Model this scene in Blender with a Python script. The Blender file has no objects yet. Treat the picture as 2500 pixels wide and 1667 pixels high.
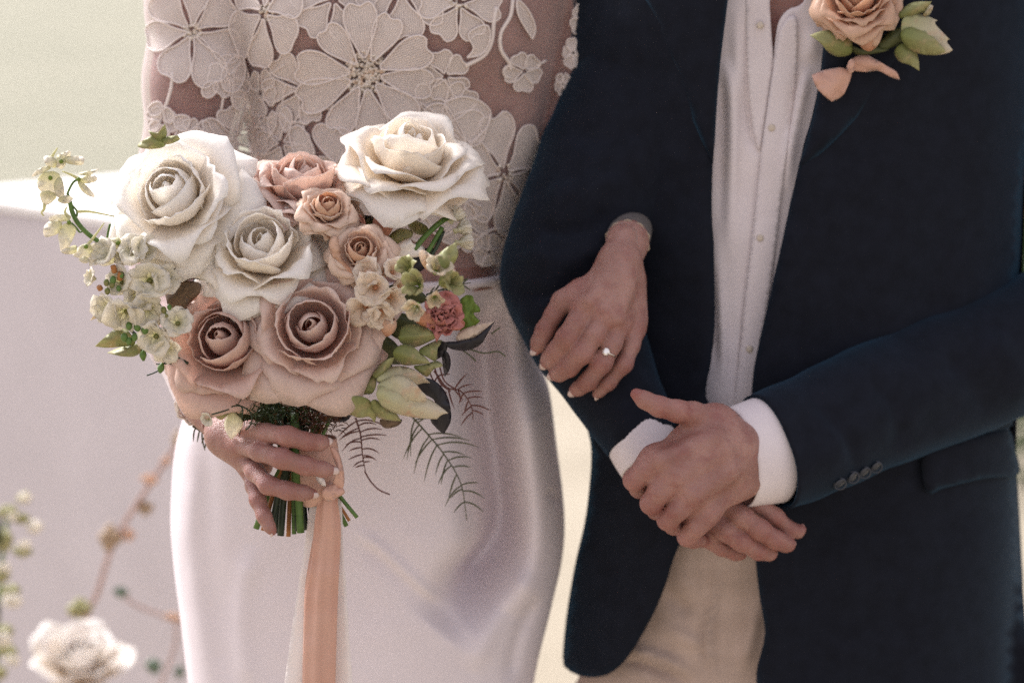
import bpy, math, random
import numpy as np
from mathutils import Vector, Matrix, noise
from mathutils.geometry import delaunay_2d_cdt
from mathutils.bvhtree import BVHTree

rnd = random.Random(7)
scene = bpy.context.scene
COL = scene.collection

# ------------------------------------------------------------------ camera, sky, sun, exposure
PITCH = math.radians(10.0)
CAM = Vector((0.0, -2.45, 1.0 + 2.45 * math.tan(PITCH)))
cam = bpy.data.cameras.new("camera")
cam.lens = 85.0
cam.sensor_width = 36.0
cam.clip_start = 0.05
cam.clip_end = 400.0
cam.dof.use_dof = True
cam.dof.focus_distance = 2.27
cam.dof.aperture_fstop = 2.8
cam_ob = bpy.data.objects.new("camera", cam)
cam_ob.location = CAM
cam_ob.rotation_euler = (math.radians(90) - PITCH, 0, 0)
COL.objects.link(cam_ob)
scene.camera = cam_ob

SUN_EL, SUN_AZ = math.radians(43), math.radians(-46)      # azimuth from +Y (behind the couple) towards -X (left)
world = bpy.data.worlds.new("World")
scene.world = world
world.use_nodes = True
wn = world.node_tree.nodes
wl = world.node_tree.links
sky = wn.new("ShaderNodeTexSky")
sky.sky_type = 'NISHITA'
sky.sun_disc = False
sky.sun_elevation = SUN_EL
sky.sun_rotation = SUN_AZ
sky.dust_density = 4.0
sky.air_density = 1.0
hsv = wn.new("ShaderNodeHueSaturation")
hsv.inputs['Saturation'].default_value = 0.22      # thin white overcast over the blue
wl.new(sky.outputs['Color'], hsv.inputs['Color'])
tint = wn.new("ShaderNodeMix")
tint.data_type = 'RGBA'
tint.blend_type = 'MULTIPLY'
tint.inputs['Factor'].default_value = 1.0
tint.inputs['B'].default_value = (1.0, 0.955, 1.07, 1)
wl.new(hsv.outputs['Color'], tint.inputs['A'])
veil = wn.new("ShaderNodeMix")                      # an even bright cloud veil all round
veil.data_type = 'RGBA'
veil.inputs['Factor'].default_value = 0.36
veil.inputs['B'].default_value = (4.6, 4.4, 4.75, 1)
wl.new(tint.outputs['Result'], veil.inputs['A'])
wl.new(veil.outputs['Result'], wn['Background'].inputs['Color'])
wn['Background'].inputs['Strength'].default_value = 0.115

sun = bpy.data.lights.new("sun", 'SUN')
sun.energy = 3.0
sun.angle = math.radians(20)
sun.color = (1.0, 0.97, 0.95)
sun_ob = bpy.data.objects.new("sun", sun)
sdir = Vector((math.sin(SUN_AZ) * math.cos(SUN_EL), math.cos(SUN_AZ) * math.cos(SUN_EL), math.sin(SUN_EL)))
sun_ob.rotation_euler = sdir.to_track_quat('Z', 'Y').to_euler()
sun_ob.location = (-2, 3, 5)
COL.objects.link(sun_ob)

vs = scene.view_settings
vs.view_transform = 'Standard'
vs.look = 'None'
vs.exposure = 1.12
vs.gamma = 1.0
vs.use_curve_mapping = False
scene.render.engine = 'CYCLES'
scene.cycles.use_denoising = False
scene.cycles.use_adaptive_sampling = False
scene.cycles.max_bounces = 12
scene.cycles.diffuse_bounces = 8
scene.cycles.transparent_max_bounces = 16

# ------------------------------------------------------------------ photograph -> place
F = 85.0 / 36.0 * 2500.0
cp, sp = math.cos(PITCH), math.sin(PITCH)
FWD, UP = Vector((0, cp, -sp)), Vector((0, sp, cp))

def P(px, py, Y):
    """the point of the vertical plane y = Y that photograph pixel (px, py) shows"""
    d = FWD + Vector(((px - 1250.0) / F, 0, 0)) + UP * ((833.5 - py) / F)
    return CAM + d * ((Y - CAM.y) / d.y)

def proj(v):
    d = Vector(v) - CAM
    z = d.dot(FWD)
    return 1250.0 + F * d.x / z, 833.5 - F * d.dot(UP) / z

def SC(Y):
    return (Y - CAM.y) / cp / F          # metres per photograph pixel there

def crop(x0, y0, s):
    return lambda pts: [((x0 + p[0] / s, y0 + p[1] / s) + tuple(p[2:])) for p in pts]

# ------------------------------------------------------------------ objects
ORG = {}

def prop(o, label=None, cat=None, group=None, kind=None):
    if label: o['label'] = label
    if cat: o['category'] = cat
    if group: o['group'] = group
    if kind: o['kind'] = kind
    return o

def root(name, loc, label, cat, group=None):
    o = bpy.data.objects.new(name, None)
    o.empty_display_size = 0.05
    o.location = loc
    ORG[o] = Vector(loc)
    COL.objects.link(o)
    return prop(o, label, cat, group)

def MESH(name, verts, faces, mat, parent=None, smooth=True, uv=None, attr=None, thick=0.0, sub=0, label=None, kind=None):
    """one mesh object from world-space vertices, its origin at its middle"""
    V = np.array([tuple(v) for v in verts], dtype=np.float64).reshape(-1, 3)
    c = Vector((V.min(0) + V.max(0)) / 2)
    me = bpy.data.meshes.new(name)
    me.from_pydata((V - np.array(c)).tolist(), [], [tuple(int(i) for i in f) for f in faces])
    if smooth:
        me.polygons.foreach_set('use_smooth', [True] * len(me.polygons))
    if uv is not None:
        lay = me.uv_layers.new(name='uv')
        idx = np.empty(len(me.loops), dtype=np.int32)
        me.loops.foreach_get('vertex_index', idx)
        lay.data.foreach_set('uv', np.asarray(uv, dtype=np.float32)[idx].ravel())
    if attr is not None:
        a = me.attributes.new('grad', 'FLOAT', 'POINT')
        a.data.foreach_set('value', np.asarray(attr, dtype=np.float32))
    me.materials.append(mat)
    me.update()
    o = bpy.data.objects.new(name, me)
    COL.objects.link(o)
    ORG[o] = c
    if parent is not None:
        o.parent = parent
        o.location = c - ORG[parent]
    else:
        o.location = c
    if thick:
        m = o.modifiers.new('thickness', 'SOLIDIFY')
        m.thickness = thick
        m.offset = 0.0
    if sub:
        m = o.modifiers.new('smooth', 'SUBSURF')
        m.levels = m.render_levels = sub
    if label: o['label'] = label
    if kind: o['kind'] = kind
    return o

def JOIN(parts):
    V, Fc, n = [], [], 0
    for v, f in parts:
        V += [tuple(p) for p in v]
        Fc += [tuple(i + n for i in q) for q in f]
        n += len(v)
    return V, Fc

# ------------------------------------------------------------------ curves and outlines
def catmull(pts, n=8, closed=False):
    A = [np.array(p, dtype=float) for p in pts]
    out = []
    m = len(A)
    rng = range(m) if closed else range(m - 1)
    for i in rng:
        p1, p2 = A[i], A[(i + 1) % m]
        p0 = A[(i - 1) % m] if closed or i > 0 else 2 * p1 - p2
        p3 = A[(i + 2) % m] if closed or i + 2 < m else 2 * p2 - p1
        for k in range(n):
            t = k / n
            out.append(0.5 * (2 * p1 + (p2 - p0) * t + (2 * p0 - 5 * p1 + 4 * p2 - p3) * t * t + (3 * p1 - p0 - 3 * p2 + p3) * t ** 3))
    if not closed:
        out.append(A[-1])
    return np.array(out)

def outline(pts, step):
    """closed smooth outline through pts; a point written with a third value 1 is a corner"""
    n = len(pts)
    cor = [i for i, p in enumerate(pts) if len(p) > 2 and p[2]]
    P2 = [(p[0], p[1]) for p in pts]
    if not cor:
        c = catmull(P2, 10, True)
    else:
        c = []
        for a, i in enumerate(cor):
            j = cor[(a + 1) % len(cor)]
            seg = [P2[i]]
            k = i
            while True:
                k = (k + 1) % n
                seg.append(P2[k])
                if k == j:
                    break
            c += list(catmull(seg, 10))[:-1]
        c = np.array(c)
    c = np.array(c)
    L = np.r_[0, np.cumsum(np.linalg.norm(np.diff(np.vstack([c, c[:1]]), axis=0), axis=1))]
    m = max(8, int(L[-1] / step))
    t = np.linspace(0, L[-1], m, endpoint=False)
    # keep the corners exactly
    cc = np.vstack([c, c[:1]])
    out = np.c_[np.interp(t, L, cc[:, 0]), np.interp(t, L, cc[:, 1])]
    for i in cor:
        q = np.array(P2[i])
        out[np.argmin(((out - q) ** 2).sum(1))] = q
    return out

def inside(poly, q):
    x, y = q[:, 0], q[:, 1]
    r = np.zeros(len(q), bool)
    j = len(poly) - 1
    for i in range(len(poly)):
        xi, yi, xj, yj = *poly[i], *poly[j]
        hit = ((yi > y) != (yj > y)) & (x < (xj - xi) * (y - yi) / (yj - yi + 1e-12) + xi)
        r ^= hit
        j = i
    return r

def segdist(q, line, closed=False):
    """distance of points q to a polyline, and the fraction along it of the nearest point"""
    L = np.array(line, dtype=float)
    if closed:
        L = np.vstack([L, L[:1]])
    best = np.full(len(q), 1e9)
    frac = np.zeros(len(q))
    n = len(L) - 1
    for i in range(n):
        a, b = L[i], L[i + 1]
        ab = b - a
        t = np.clip(((q - a) @ ab) / (ab @ ab + 1e-12), 0, 1)
        d = np.linalg.norm(q - (a + t[:, None] * ab), axis=1)
        m = d < best
        best[m] = d[m]
        frac[m] = (i + t[m]) / n
    return best, frac

def fill(pts, step):
    """triangulated outline: 2-D points, triangles, distance of each point to the outline"""
    o = outline(pts, step)
    lo, hi = o.min(0), o.max(0)
    gx, gy = np.arange(lo[0] + step * .5, hi[0], step), np.arange(lo[1] + step * .5, hi[1], step * .87)
    g = np.array([(x + (step * .5 if k % 2 else 0), y) for k, y in enumerate(gy) for x in gx]).reshape(-1, 2)
    if len(g):
        g = g[inside(o, g)]
    if len(g):
        d, _ = segdist(g, o, True)
        g = g[d > step * .45]
    allp = np.vstack([o, g]) if len(g) else o
    r = delaunay_2d_cdt([Vector(p) for p in allp.tolist()], [], [list(range(len(o)))], 1, 1e-4)
    v = np.array([tuple(p) for p in r[0]])
    f = [tuple(q) for q in r[2]]
    d, _ = segdist(v, o, True)
    return v, f, d

def nz(v, s, seed=0.0):
    return noise.noise(Vector((v[0] * s + seed, v[1] * s - seed, (v[2] if len(v) > 2 else 0) * s + seed * .37)))

def face_cam(faces, V):
    """turn triangles so that their normals look at the camera side (-Y)"""
    out = []
    for f in faces:
        a, b, c = (np.array(V[i]) for i in f[:3])
        n = np.cross(b - a, c - a)
        out.append(tuple(f) if n[1] < 0 else tuple(reversed(f)))
    return out

# ------------------------------------------------------------------ tubes
def tube(path, n=12, per=6, cap=True, sq=1.0, ref=(0, 1, 0)):
    """swept tube through [(point, radius across, radius in depth)]"""
    A = [list(p[0]) + [p[1], p[2] if len(p) > 2 else p[1]] for p in path]
    C = catmull(A, per) if len(A) > 2 else np.array([np.array(A[0]) * (1 - t) + np.array(A[1]) * t for t in np.linspace(0, 1, per + 1)])
    V, Fc = [], []
    m = len(C)
    rf = np.array(ref, dtype=float)
    for i in range(m):
        t = C[min(i + 1, m - 1), :3] - C[max(i - 1, 0), :3]
        t /= np.linalg.norm(t) + 1e-12
        d = rf - t * (rf @ t)
        if np.linalg.norm(d) < 1e-3:
            d = np.array((1.0, 0, 0)) - t * t[0]
        d /= np.linalg.norm(d)
        b = np.cross(t, d)
        for k in range(n):
            a = 2 * math.pi * k / n
            V.append(C[i, :3] + b * max(C[i, 3], 1e-5) * math.cos(a) + d * max(C[i, 4], 1e-5) * math.sin(a))
    for i in range(m - 1):
        for k in range(n):
            a, b2 = i * n + k, i * n + (k + 1) % n
            Fc.append((a, a + n, b2 + n, b2))
    if cap:
        Fc.append(tuple(range(n)))
        Fc.append(tuple(reversed(range((m - 1) * n, m * n))))
    return V, Fc

def ball(c, r, nu=10, nv=7, axis=None):
    c = np.array(tuple(c))
    r = np.array(r if hasattr(r, '__len__') else (r, r, r), dtype=float)
    V, Fc = [c + r * (0, 0, 1)], []
    for i in range(1, nv):
        a = math.pi * i / nv
        for k in range(nu):
            b = 2 * math.pi * k / nu
            V.append(c + r * (math.sin(a) * math.cos(b), math.sin(a) * math.sin(b), math.cos(a)))
    V.append(c - r * (0, 0, 1))
    for k in range(nu):
        Fc.append((0, 1 + k, 1 + (k + 1) % nu))
        Fc.append((len(V) - 1, 1 + (nv - 2) * nu + (k + 1) % nu, 1 + (nv - 2) * nu + k))
    for i in range(nv - 2):
        for k in range(nu):
            a, b = 1 + i * nu + k, 1 + i * nu + (k + 1) % nu
            Fc.append((a, a + nu, b + nu, b))
    if axis is not None:
        M = np.array(Vector(axis).to_track_quat('Z', 'Y').to_matrix())
        V = [c + M @ (v - c) for v in V]
    return V, Fc

def boxm(lo, hi):
    x0, y0, z0 = lo
    x1, y1, z1 = hi
    V = [(x0, y0, z0), (x1, y0, z0), (x1, y1, z0), (x0, y1, z0), (x0, y0, z1), (x1, y0, z1), (x1, y1, z1), (x0, y1, z1)]
    return V, [(0, 3, 2, 1), (4, 5, 6, 7), (0, 1, 5, 4), (1, 2, 6, 5), (2, 3, 7, 6), (3, 0, 4, 7)]

# ------------------------------------------------------------------ implicit bodies (smoothly joined tapered limbs)
def cone_d(Q, a, b, ra, rb):
    ab = b - a
    t = np.clip(((Q - a) @ ab) / (ab @ ab + 1e-12), 0, 1)
    return np.linalg.norm(Q - a - t[:, None] * ab, axis=1) - (ra + (rb - ra) * t)

def smin(a, b, k):
    h = np.maximum(k - np.abs(a - b), 0) / k
    return np.minimum(a, b) - h * h * k * 0.25

def chain_d(Q, ch, k):
    r = None
    for i in range(len(ch) - 1):
        d = cone_d(Q, np.array(ch[i][0]), np.array(ch[i + 1][0]), ch[i][1], ch[i + 1][1])
        r = d if r is None else smin(r, d, k)
    return r

def surface_nets(Fd, lo, h):
    s = Fd < 0
    c = np.zeros(tuple(n - 1 for n in Fd.shape), np.int8)
    off = [(i, j, k) for i in (0, 1) for j in (0, 1) for k in (0, 1)]
    sl = lambda o: tuple(slice(o[a], Fd.shape[a] - 1 + o[a]) for a in range(3))
    for o in off:
        c += s[sl(o)]
    mix = (c > 0) & (c < 8)
    cells = np.argwhere(mix)
    vid = np.full(mix.shape, -1, np.int64)
    vid[tuple(cells.T)] = np.arange(len(cells))
    acc = np.zeros((len(cells), 3))
    cnt = np.zeros(len(cells))
    for o in off:
        for ax in range(3):
            if o[ax]:
                continue
            o2 = list(o)
            o2[ax] = 1
            fa = Fd[tuple((cells + o).T)]
            fb = Fd[tuple((cells + o2).T)]
            m = (fa < 0) != (fb < 0)
            t = np.where(m, fa / np.where(m, fa - fb, 1), 0)
            p = np.array(o, float)[None, :].repeat(len(cells), 0)
            p[:, ax] += t
            acc[m] += p[m]
            cnt[m] += 1
    V = (cells + acc / cnt[:, None]) * h + lo
    faces = []
    for ax in range(3):
        u, w = (ax + 1) % 3, (ax + 2) % 3
        a = [slice(None)] * 3
        b = [slice(None)] * 3
        a[ax], b[ax] = slice(0, -1), slice(1, None)
        ed = np.argwhere(s[tuple(a)] != s[tuple(b)])
        ok = (ed[:, u] > 0) & (ed[:, w] > 0) & (ed[:, u] < Fd.shape[u] - 1) & (ed[:, w] < Fd.shape[w] - 1)
        ed = ed[ok]
        eu, ew = np.eye(3, dtype=int)[u], np.eye(3, dtype=int)[w]
        q = np.stack([vid[tuple((ed - eu - ew).T)], vid[tuple((ed - ew).T)], vid[tuple(ed.T)], vid[tuple((ed - eu).T)]], 1)
        flip = ~s[tuple(ed.T)]
        q[flip] = q[flip][:, ::-1]
        faces.append(q)
    return V, np.vstack(faces)

def sdf_mesh(fn, lo, hi, h, relax=2):
    lo, hi = np.array(lo), np.array(hi)
    n = np.ceil((hi - lo) / h).astype(int) + 1
    ax = [lo[a] + h * np.arange(n[a]) for a in range(3)]
    Fd = np.empty(tuple(n), np.float32)
    for i in range(0, n[0], 24):
        X, Y, Z = np.meshgrid(ax[0][i:i + 24], ax[1], ax[2], indexing='ij')
        Q = np.c_[X.ravel(), Y.ravel(), Z.ravel()]
        Fd[i:i + 24] = fn(Q).reshape(X.shape)
    V, q = surface_nets(Fd, lo, h)
    for _ in range(relax):
        s = np.zeros_like(V)
        c = np.zeros(len(V))
        for a in range(4):
            e0, e1 = q[:, a], q[:, (a + 1) % 4]
            np.add.at(s, e0, V[e1])
            np.add.at(s, e1, V[e0])
            np.add.at(c, e0, 1)
            np.add.at(c, e1, 1)
        V = V * .5 + s / c[:, None] * .5
    return V, q

# ------------------------------------------------------------------ materials
def lin(h):
    h = h.lstrip('#')
    out = []
    for i in (0, 2, 4):
        c = int(h[i:i + 2], 16) / 255
        out.append(c / 12.92 if c <= .04045 else ((c + .055) / 1.055) ** 2.4)
    return (*out, 1.0)

class NT:
    def __init__(self, name):
        self.m = bpy.data.materials.new(name)
        self.m.use_nodes = True
        self.n = self.m.node_tree.nodes
        self.l = self.m.node_tree.links
        self.b = self.n['Principled BSDF']
        self.out = self.n['Material Output']

    def node(self, t, **kw):
        x = self.n.new(t)
        for k, v in kw.items():
            if k in x.inputs:
                x.inputs[k].default_value = v
            else:
                setattr(x, k, v)
        return x

    def link(self, a, b):
        self.l.new(a, b)

    def coord(self, which='Object'):
        return self.node('ShaderNodeTexCoord').outputs[which]

    def noise(self, scale, detail=3, rough=.55, coord=None):
        t = self.node('ShaderNodeTexNoise', Scale=scale, Detail=detail, Roughness=rough)
        self.link(coord or self.coord(), t.inputs['Vector'])
        return t.outputs['Fac']

    def ramp(self, fac, stops):
        r = self.node('ShaderNodeValToRGB')
        e = r.color_ramp.elements
        while len(e) > 1:
            e.remove(e[-1])
        e[0].position, e[0].color = stops[0]
        for p, c in stops[1:]:
            x = e.new(p)
            x.color = c
        self.link(fac, r.inputs['Fac'])
        return r.outputs['Color']

    def mix(self, fac, a, b, mode='MIX'):
        x = self.node('ShaderNodeMix', data_type='RGBA', blend_type=mode)
        for v, s in ((fac, x.inputs['Factor']), (a, x.inputs['A']), (b, x.inputs['B'])):
            if isinstance(v, (int, float)):
                s.default_value = v
            elif isinstance(v, tuple):
                s.default_value = v
            else:
                self.link(v, s)
        return x.outputs['Result']

    def bump(self, h, strength=.3, dist=.001):
        x = self.node('ShaderNodeBump', Strength=strength, Distance=dist)
        self.link(h, x.inputs['Height'])
        self.link(x.outputs['Normal'], self.b.inputs['Normal'])
        return x

    def set(self, **kw):
        for k, v in kw.items():
            self.b.inputs[k.replace('_', ' ')].default_value = v
        return self

def scale_c(c, s):
    return (c[0] * s, c[1] * s, c[2] * s, 1)

def petal_mat(name, base, tip, var=.10, trans=.35, mottled=None):
    """soft petal: colour runs from the claw to the rim, fine veins, light passes through"""
    t = NT(name)
    a = t.node('ShaderNodeAttribute', attribute_name='grad')
    col = t.ramp(a.outputs['Fac'], [(0.0, lin(base)), (.55, tuple(.3 * x + .7 * y for x, y in zip(lin(base), lin(tip)))), (1.0, lin(tip))])
    n = t.noise(38, 4)
    col = t.mix(t.ramp(n, [(.3, (0, 0, 0, 1)), (.75, (1, 1, 1, 1))]), col, t.mix(1.0, col, (1 - var, 1 - var * 1.25, 1 - var * 1.5, 1), 'MULTIPLY'))
    if mottled:
        n2 = t.noise(90, 3)
        col = t.mix(t.ramp(n2, [(.55, (0, 0, 0, 1)), (.75, (.7, .7, .7, 1))]), col, lin(mottled))
    t.link(col, t.b.inputs['Base Color'])
    t.set(Roughness=.45, Specular_IOR_Level=.35, Sheen_Weight=.08, Sheen_Roughness=.5)
    u = t.node('ShaderNodeUVMap', uv_map='uv')
    mp = t.node('ShaderNodeMapping')
    mp.inputs['Scale'].default_value = (16, 1.6, 1)
    t.link(u.outputs[0], mp.inputs['Vector'])
    fib = t.noise(1.0, 4, coord=mp.outputs[0])
    col = t.mix(t.ramp(fib, [(.35, (0, 0, 0, 1)), (.7, (.8, .8, .8, 1))]), col, t.mix(1.0, col, (1 - var * .8, 1 - var * 1.1, 1 - var * 1.2, 1), 'MULTIPLY'))
    t.link(col, t.b.inputs['Base Color'])
    t.bump(t.mix(.25, fib, t.noise(300, 3)), .28, .0009)
    tr = t.node('ShaderNodeBsdfTranslucent')
    t.link(col, tr.inputs['Color'])
    mx = t.node('ShaderNodeMixShader', Fac=trans)
    t.link(t.b.outputs[0], mx.inputs[1])
    t.link(tr.outputs[0], mx.inputs[2])
    t.link(mx.outputs[0], t.out.inputs['Surface'])
    return t.m

def leaf_mat(name, a, b, trans=.2, rough=.45, scale=60):
    t = NT(name)
    col = t.ramp(t.noise(scale, 3), [(.3, lin(a)), (.7, lin(b))])
    t.link(col, t.b.inputs['Base Color'])
    t.set(Roughness=rough, Specular_IOR_Level=.3)
    t.bump(t.noise(300, 3), .3, .0005)
    tr = t.node('ShaderNodeBsdfTranslucent')
    t.link(col, tr.inputs['Color'])
    mx = t.node('ShaderNodeMixShader', Fac=trans)
    t.link(t.b.outputs[0], mx.inputs[1])
    t.link(tr.outputs[0], mx.inputs[2])
    t.link(mx.outputs[0], t.out.inputs['Surface'])
    return t.m

def skin_mat(name, a, b, red, joint):
    t = NT(name)
    col = t.ramp(t.noise(28, 4), [(.3, lin(a)), (.7, lin(b))])
    col = t.mix(t.ramp(t.noise(70, 3), [(.5, (0, 0, 0, 1)), (.8, (.8, .8, .8, 1))]), col, lin(red))
    a_ = t.node('ShaderNodeAttribute', attribute_name='grad')
    col = t.mix(a_.outputs['Fac'], col, lin(joint))
    t.link(col, t.b.inputs['Base Color'])
    t.set(Roughness=.43, Specular_IOR_Level=.45, Subsurface_Weight=.25, Subsurface_Scale=.006)
    t.b.inputs['Subsurface Radius'].default_value = (1.0, .35, .2)
    v = t.node('ShaderNodeTexVoronoi', Scale=900.0)
    t.link(t.coord(), v.inputs['Vector'])
    h = t.mix(.6, v.outputs['Distance'], t.noise(160, 4))
    w_ = t.noise(75, 5, .7)
    t.bump(t.mix(.55, h, w_), .85, .003)
    return t.m

def cloth_mat(name, a, b, rough=.85, sheen=.3, sheen_col=(1, 1, 1, 1), nscale=40, weave=1600, wstr=.3, spec=.2):
    t = NT(name)
    t.link(t.ramp(t.noise(nscale, 4), [(.3, lin(a)), (.7, lin(b))]), t.b.inputs['Base Color'])
    t.set(Roughness=rough, Specular_IOR_Level=spec, Sheen_Weight=sheen, Sheen_Roughness=.45)
    t.b.inputs['Sheen Tint'].default_value = sheen_col
    t.bump(t.noise(weave, 2), wstr, .0006)
    return t.m

# ------------------------------------------------------------------ the materials of the place
M = {}
t = NT('lawn')
gc = t.coord()
g1 = t.ramp(t.noise(.35, 4, coord=gc), [(.3, lin('#85836f')), (.7, lin('#96927e'))])
g1 = t.mix(t.ramp(t.noise(14, 4, coord=gc), [(.35, (0, 0, 0, 1)), (.65, (.6, .6, .6, 1))]), g1, lin('#787861'))
t.link(g1, t.b.inputs['Base Color'])
t.set(Roughness=.9)
t.bump(t.noise(60, 4, coord=gc), .8, .02)
M['lawn'] = t.m
t = NT('path')
gc = t.coord()
t.link(t.ramp(t.noise(3, 5, coord=gc), [(.3, lin('#958b77')), (.7, lin('#a19783'))]), t.b.inputs['Base Color'])
t.set(Roughness=.9)
t.bump(t.noise(120, 4, coord=gc), .5, .01)
M['path'] = t.m
t = NT('white_paint_shaded')  # the plinth's white, greyed in the colour for its shaded face
gc = t.coord()
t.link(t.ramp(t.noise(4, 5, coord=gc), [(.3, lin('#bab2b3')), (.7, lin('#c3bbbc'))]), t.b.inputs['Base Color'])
t.set(Roughness=.7)
t.bump(t.noise(90, 4, coord=gc), .25, .003)
M['wall'] = t.m
M['cap'] = cloth_mat('white_paint_sunlit', '#e6e2de', '#efece8', .6, 0, weave=200, wstr=.1)  # the same white left bright for the sunlit top
M['skin_bride'] = skin_mat('skin_bride', '#8f675a', '#aa8378', '#8c5a52', '#8f4d46')
M['skin_groom'] = skin_mat('skin_groom', '#8c6257', '#aa8175', '#87504a', '#8c4842')
t = NT('nail')
t.set(Roughness=.18, Specular_IOR_Level=.6)
t.b.inputs['Base Color'].default_value = lin('#ccb5ac')
M['nail'] = t.m
t = NT('nail_bare')
t.set(Roughness=.35)
t.b.inputs['Base Color'].default_value = lin('#a57c72')
M['nail_bare'] = t.m

# white satin: a smooth weave with a broad soft sheen
t = NT('satin')
t.link(t.ramp(t.noise(6, 4), [(.3, lin('#d9cfd1')), (.7, lin('#dfd6d8'))]), t.b.inputs['Base Color'])
t.set(Roughness=.8, Specular_IOR_Level=.15, Sheen_Weight=.12, Sheen_Roughness=.4)
t.bump(t.noise(1500, 2), .15, .0005)
M['satin'] = t.m

# sheer nude tulle
t = NT('tulle')
t.b.inputs['Base Color'].default_value = lin('#c7b3b0')
t.set(Roughness=.8, Sheen_Weight=.4)
lw = t.node('ShaderNodeLayerWeight', Blend=.35)
fr = t.node('ShaderNodeMapRange')
fr.inputs['To Min'].default_value = .13
fr.inputs['To Max'].default_value = .8
t.link(lw.outputs['Facing'], fr.inputs['Value'])
tp = t.node('ShaderNodeBsdfTransparent')
mx = t.node('ShaderNodeMixShader')
t.link(fr.outputs['Result'], mx.inputs[0])
t.link(tp.outputs[0], mx.inputs[1])
t.link(t.b.outputs[0], mx.inputs[2])
t.link(mx.outputs[0], t.out.inputs['Surface'])
M['tulle'] = t.m

def thread_mat(name, c, gap):
    """embroidered petal: rows of thread with sheer gaps between"""
    t = NT(name)
    t.b.inputs['Base Color'].default_value = lin(c)
    t.set(Roughness=.6, Sheen_Weight=.3)
    u = t.node('ShaderNodeUVMap', uv_map='uv')
    w = t.node('ShaderNodeTexWave', wave_type='BANDS', bands_direction='X', Scale=1.0, Distortion=.6, Detail=1.0)
    w.inputs['Detail Scale'].default_value = .25
    t.link(u.outputs[0], w.inputs['Vector'])
    n = t.noise(26, 2)
    th = t.node('ShaderNodeMath', operation='ADD')
    t.link(w.outputs['Fac'], th.inputs[0])
    t.link(n, th.inputs[1])
    a = t.ramp(th.outputs[0], [(.0, (gap, gap, gap, 1)), (.62, (gap, gap, gap, 1)), (.95, (.93, .93, .93, 1))])
    tp = t.node('ShaderNodeBsdfTransparent')
    mx = t.node('ShaderNodeMixShader')
    t.link(a, mx.inputs[0])
    t.link(tp.outputs[0], mx.inputs[1])
    t.link(t.b.outputs[0], mx.inputs[2])
    t.link(mx.outputs[0], t.out.inputs['Surface'])
    t.bump(w.outputs['Fac'], .5, .0008)
    return t.m
M['lace'] = thread_mat('lace_thread', '#ddd0c7', .46)
M['cuff_thread'] = cloth_mat('cuff_thread', '#9a8672', '#b5a28d', .6, .1, weave=2500, wstr=.3)
M['cord'] = cloth_mat('lace_cord', '#ddd0c8', '#e2d6ce', .7, .2, weave=2500, wstr=.3)
t = NT('bead')
t.link(t.ramp(t.noise(180, 1), [(.35, lin('#b3a697')), (.5, lin('#e4dacd')), (.68, lin('#c2a891'))]), t.b.inputs['Base Color'])
t.set(Metallic=.35, Roughness=.2)
M['bead'] = t.m
M['wool'] = cloth_mat('navy_wool', '#15161d', '#1a1c25', .85, .20, (.12, .36, .58, 1), 60, 1400, .5, .12)
M['wool_button'] = cloth_mat('dark_button', '#2a2a32', '#34343c', .35, 0, spec=.5)
M['shirt'] = cloth_mat('shirt_cotton', '#d8cdcd', '#dfd5d5', .8, .1, nscale=30, weave=2200, wstr=.25)
t = NT('shirt_button')
t.b.inputs['Base Color'].default_value = lin('#c9bba9')
t.set(Roughness=.3)
M['shirt_button'] = t.m
# beige glen check
t = NT('glen_check')
u = t.node('ShaderNodeUVMap', uv_map='uv')
base = t.ramp(t.noise(50, 3), [(.3, lin('#b09a8b')), (.7, lin('#baa496'))])
def bands(direction, scale, hi):
    w = t.node('ShaderNodeTexWave', wave_type='BANDS', bands_direction=direction, Scale=scale, Distortion=.15)
    t.link(u.outputs[0], w.inputs['Vector'])
    return t.ramp(w.outputs['Fac'], [(.35, (0, 0, 0, 1)), (hi, (1, 1, 1, 1))])
fine = t.mix(1.0, bands('Y', .045, .65), bands('Y', .0030, .6), 'MULTIPLY')
fx = t.mix(1.0, bands('X', .045, .65), bands('X', .0030, .6), 'MULTIPLY')
k = t.mix(1.0, fine, fx, 'ADD')
k = t.mix(.13, (0, 0, 0, 1), k)
t.link(t.mix(k, base, lin('#6f5d50')), t.b.inputs['Base Color'])
t.set(Roughness=.85, Sheen_Weight=.2)
t.bump(t.noise(1800, 2), .4, .0006)
M['check'] = t.m

# ------------------------------------------------------------------ setting
def plane(name, x0, x1, y0, y1, z, mat, n=1):
    xs, ys = np.linspace(x0, x1, n + 1), np.linspace(y0, y1, n + 1)
    V = [(x, y, z) for y in ys for x in xs]
    Fc = [(j * (n + 1) + i, j * (n + 1) + i + 1, (j + 1) * (n + 1) + i + 1, (j + 1) * (n + 1) + i) for j in range(n) for i in range(n)]
    return MESH(name, V, Fc, mat)
prop(plane('lawn', -150, 150, -60, 300, 0.0, M['lawn'], 4), kind='structure')
prop(plane('path', -6, 40, -20, 6.6, 0.004, M['path'], 4), kind='structure')

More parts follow.
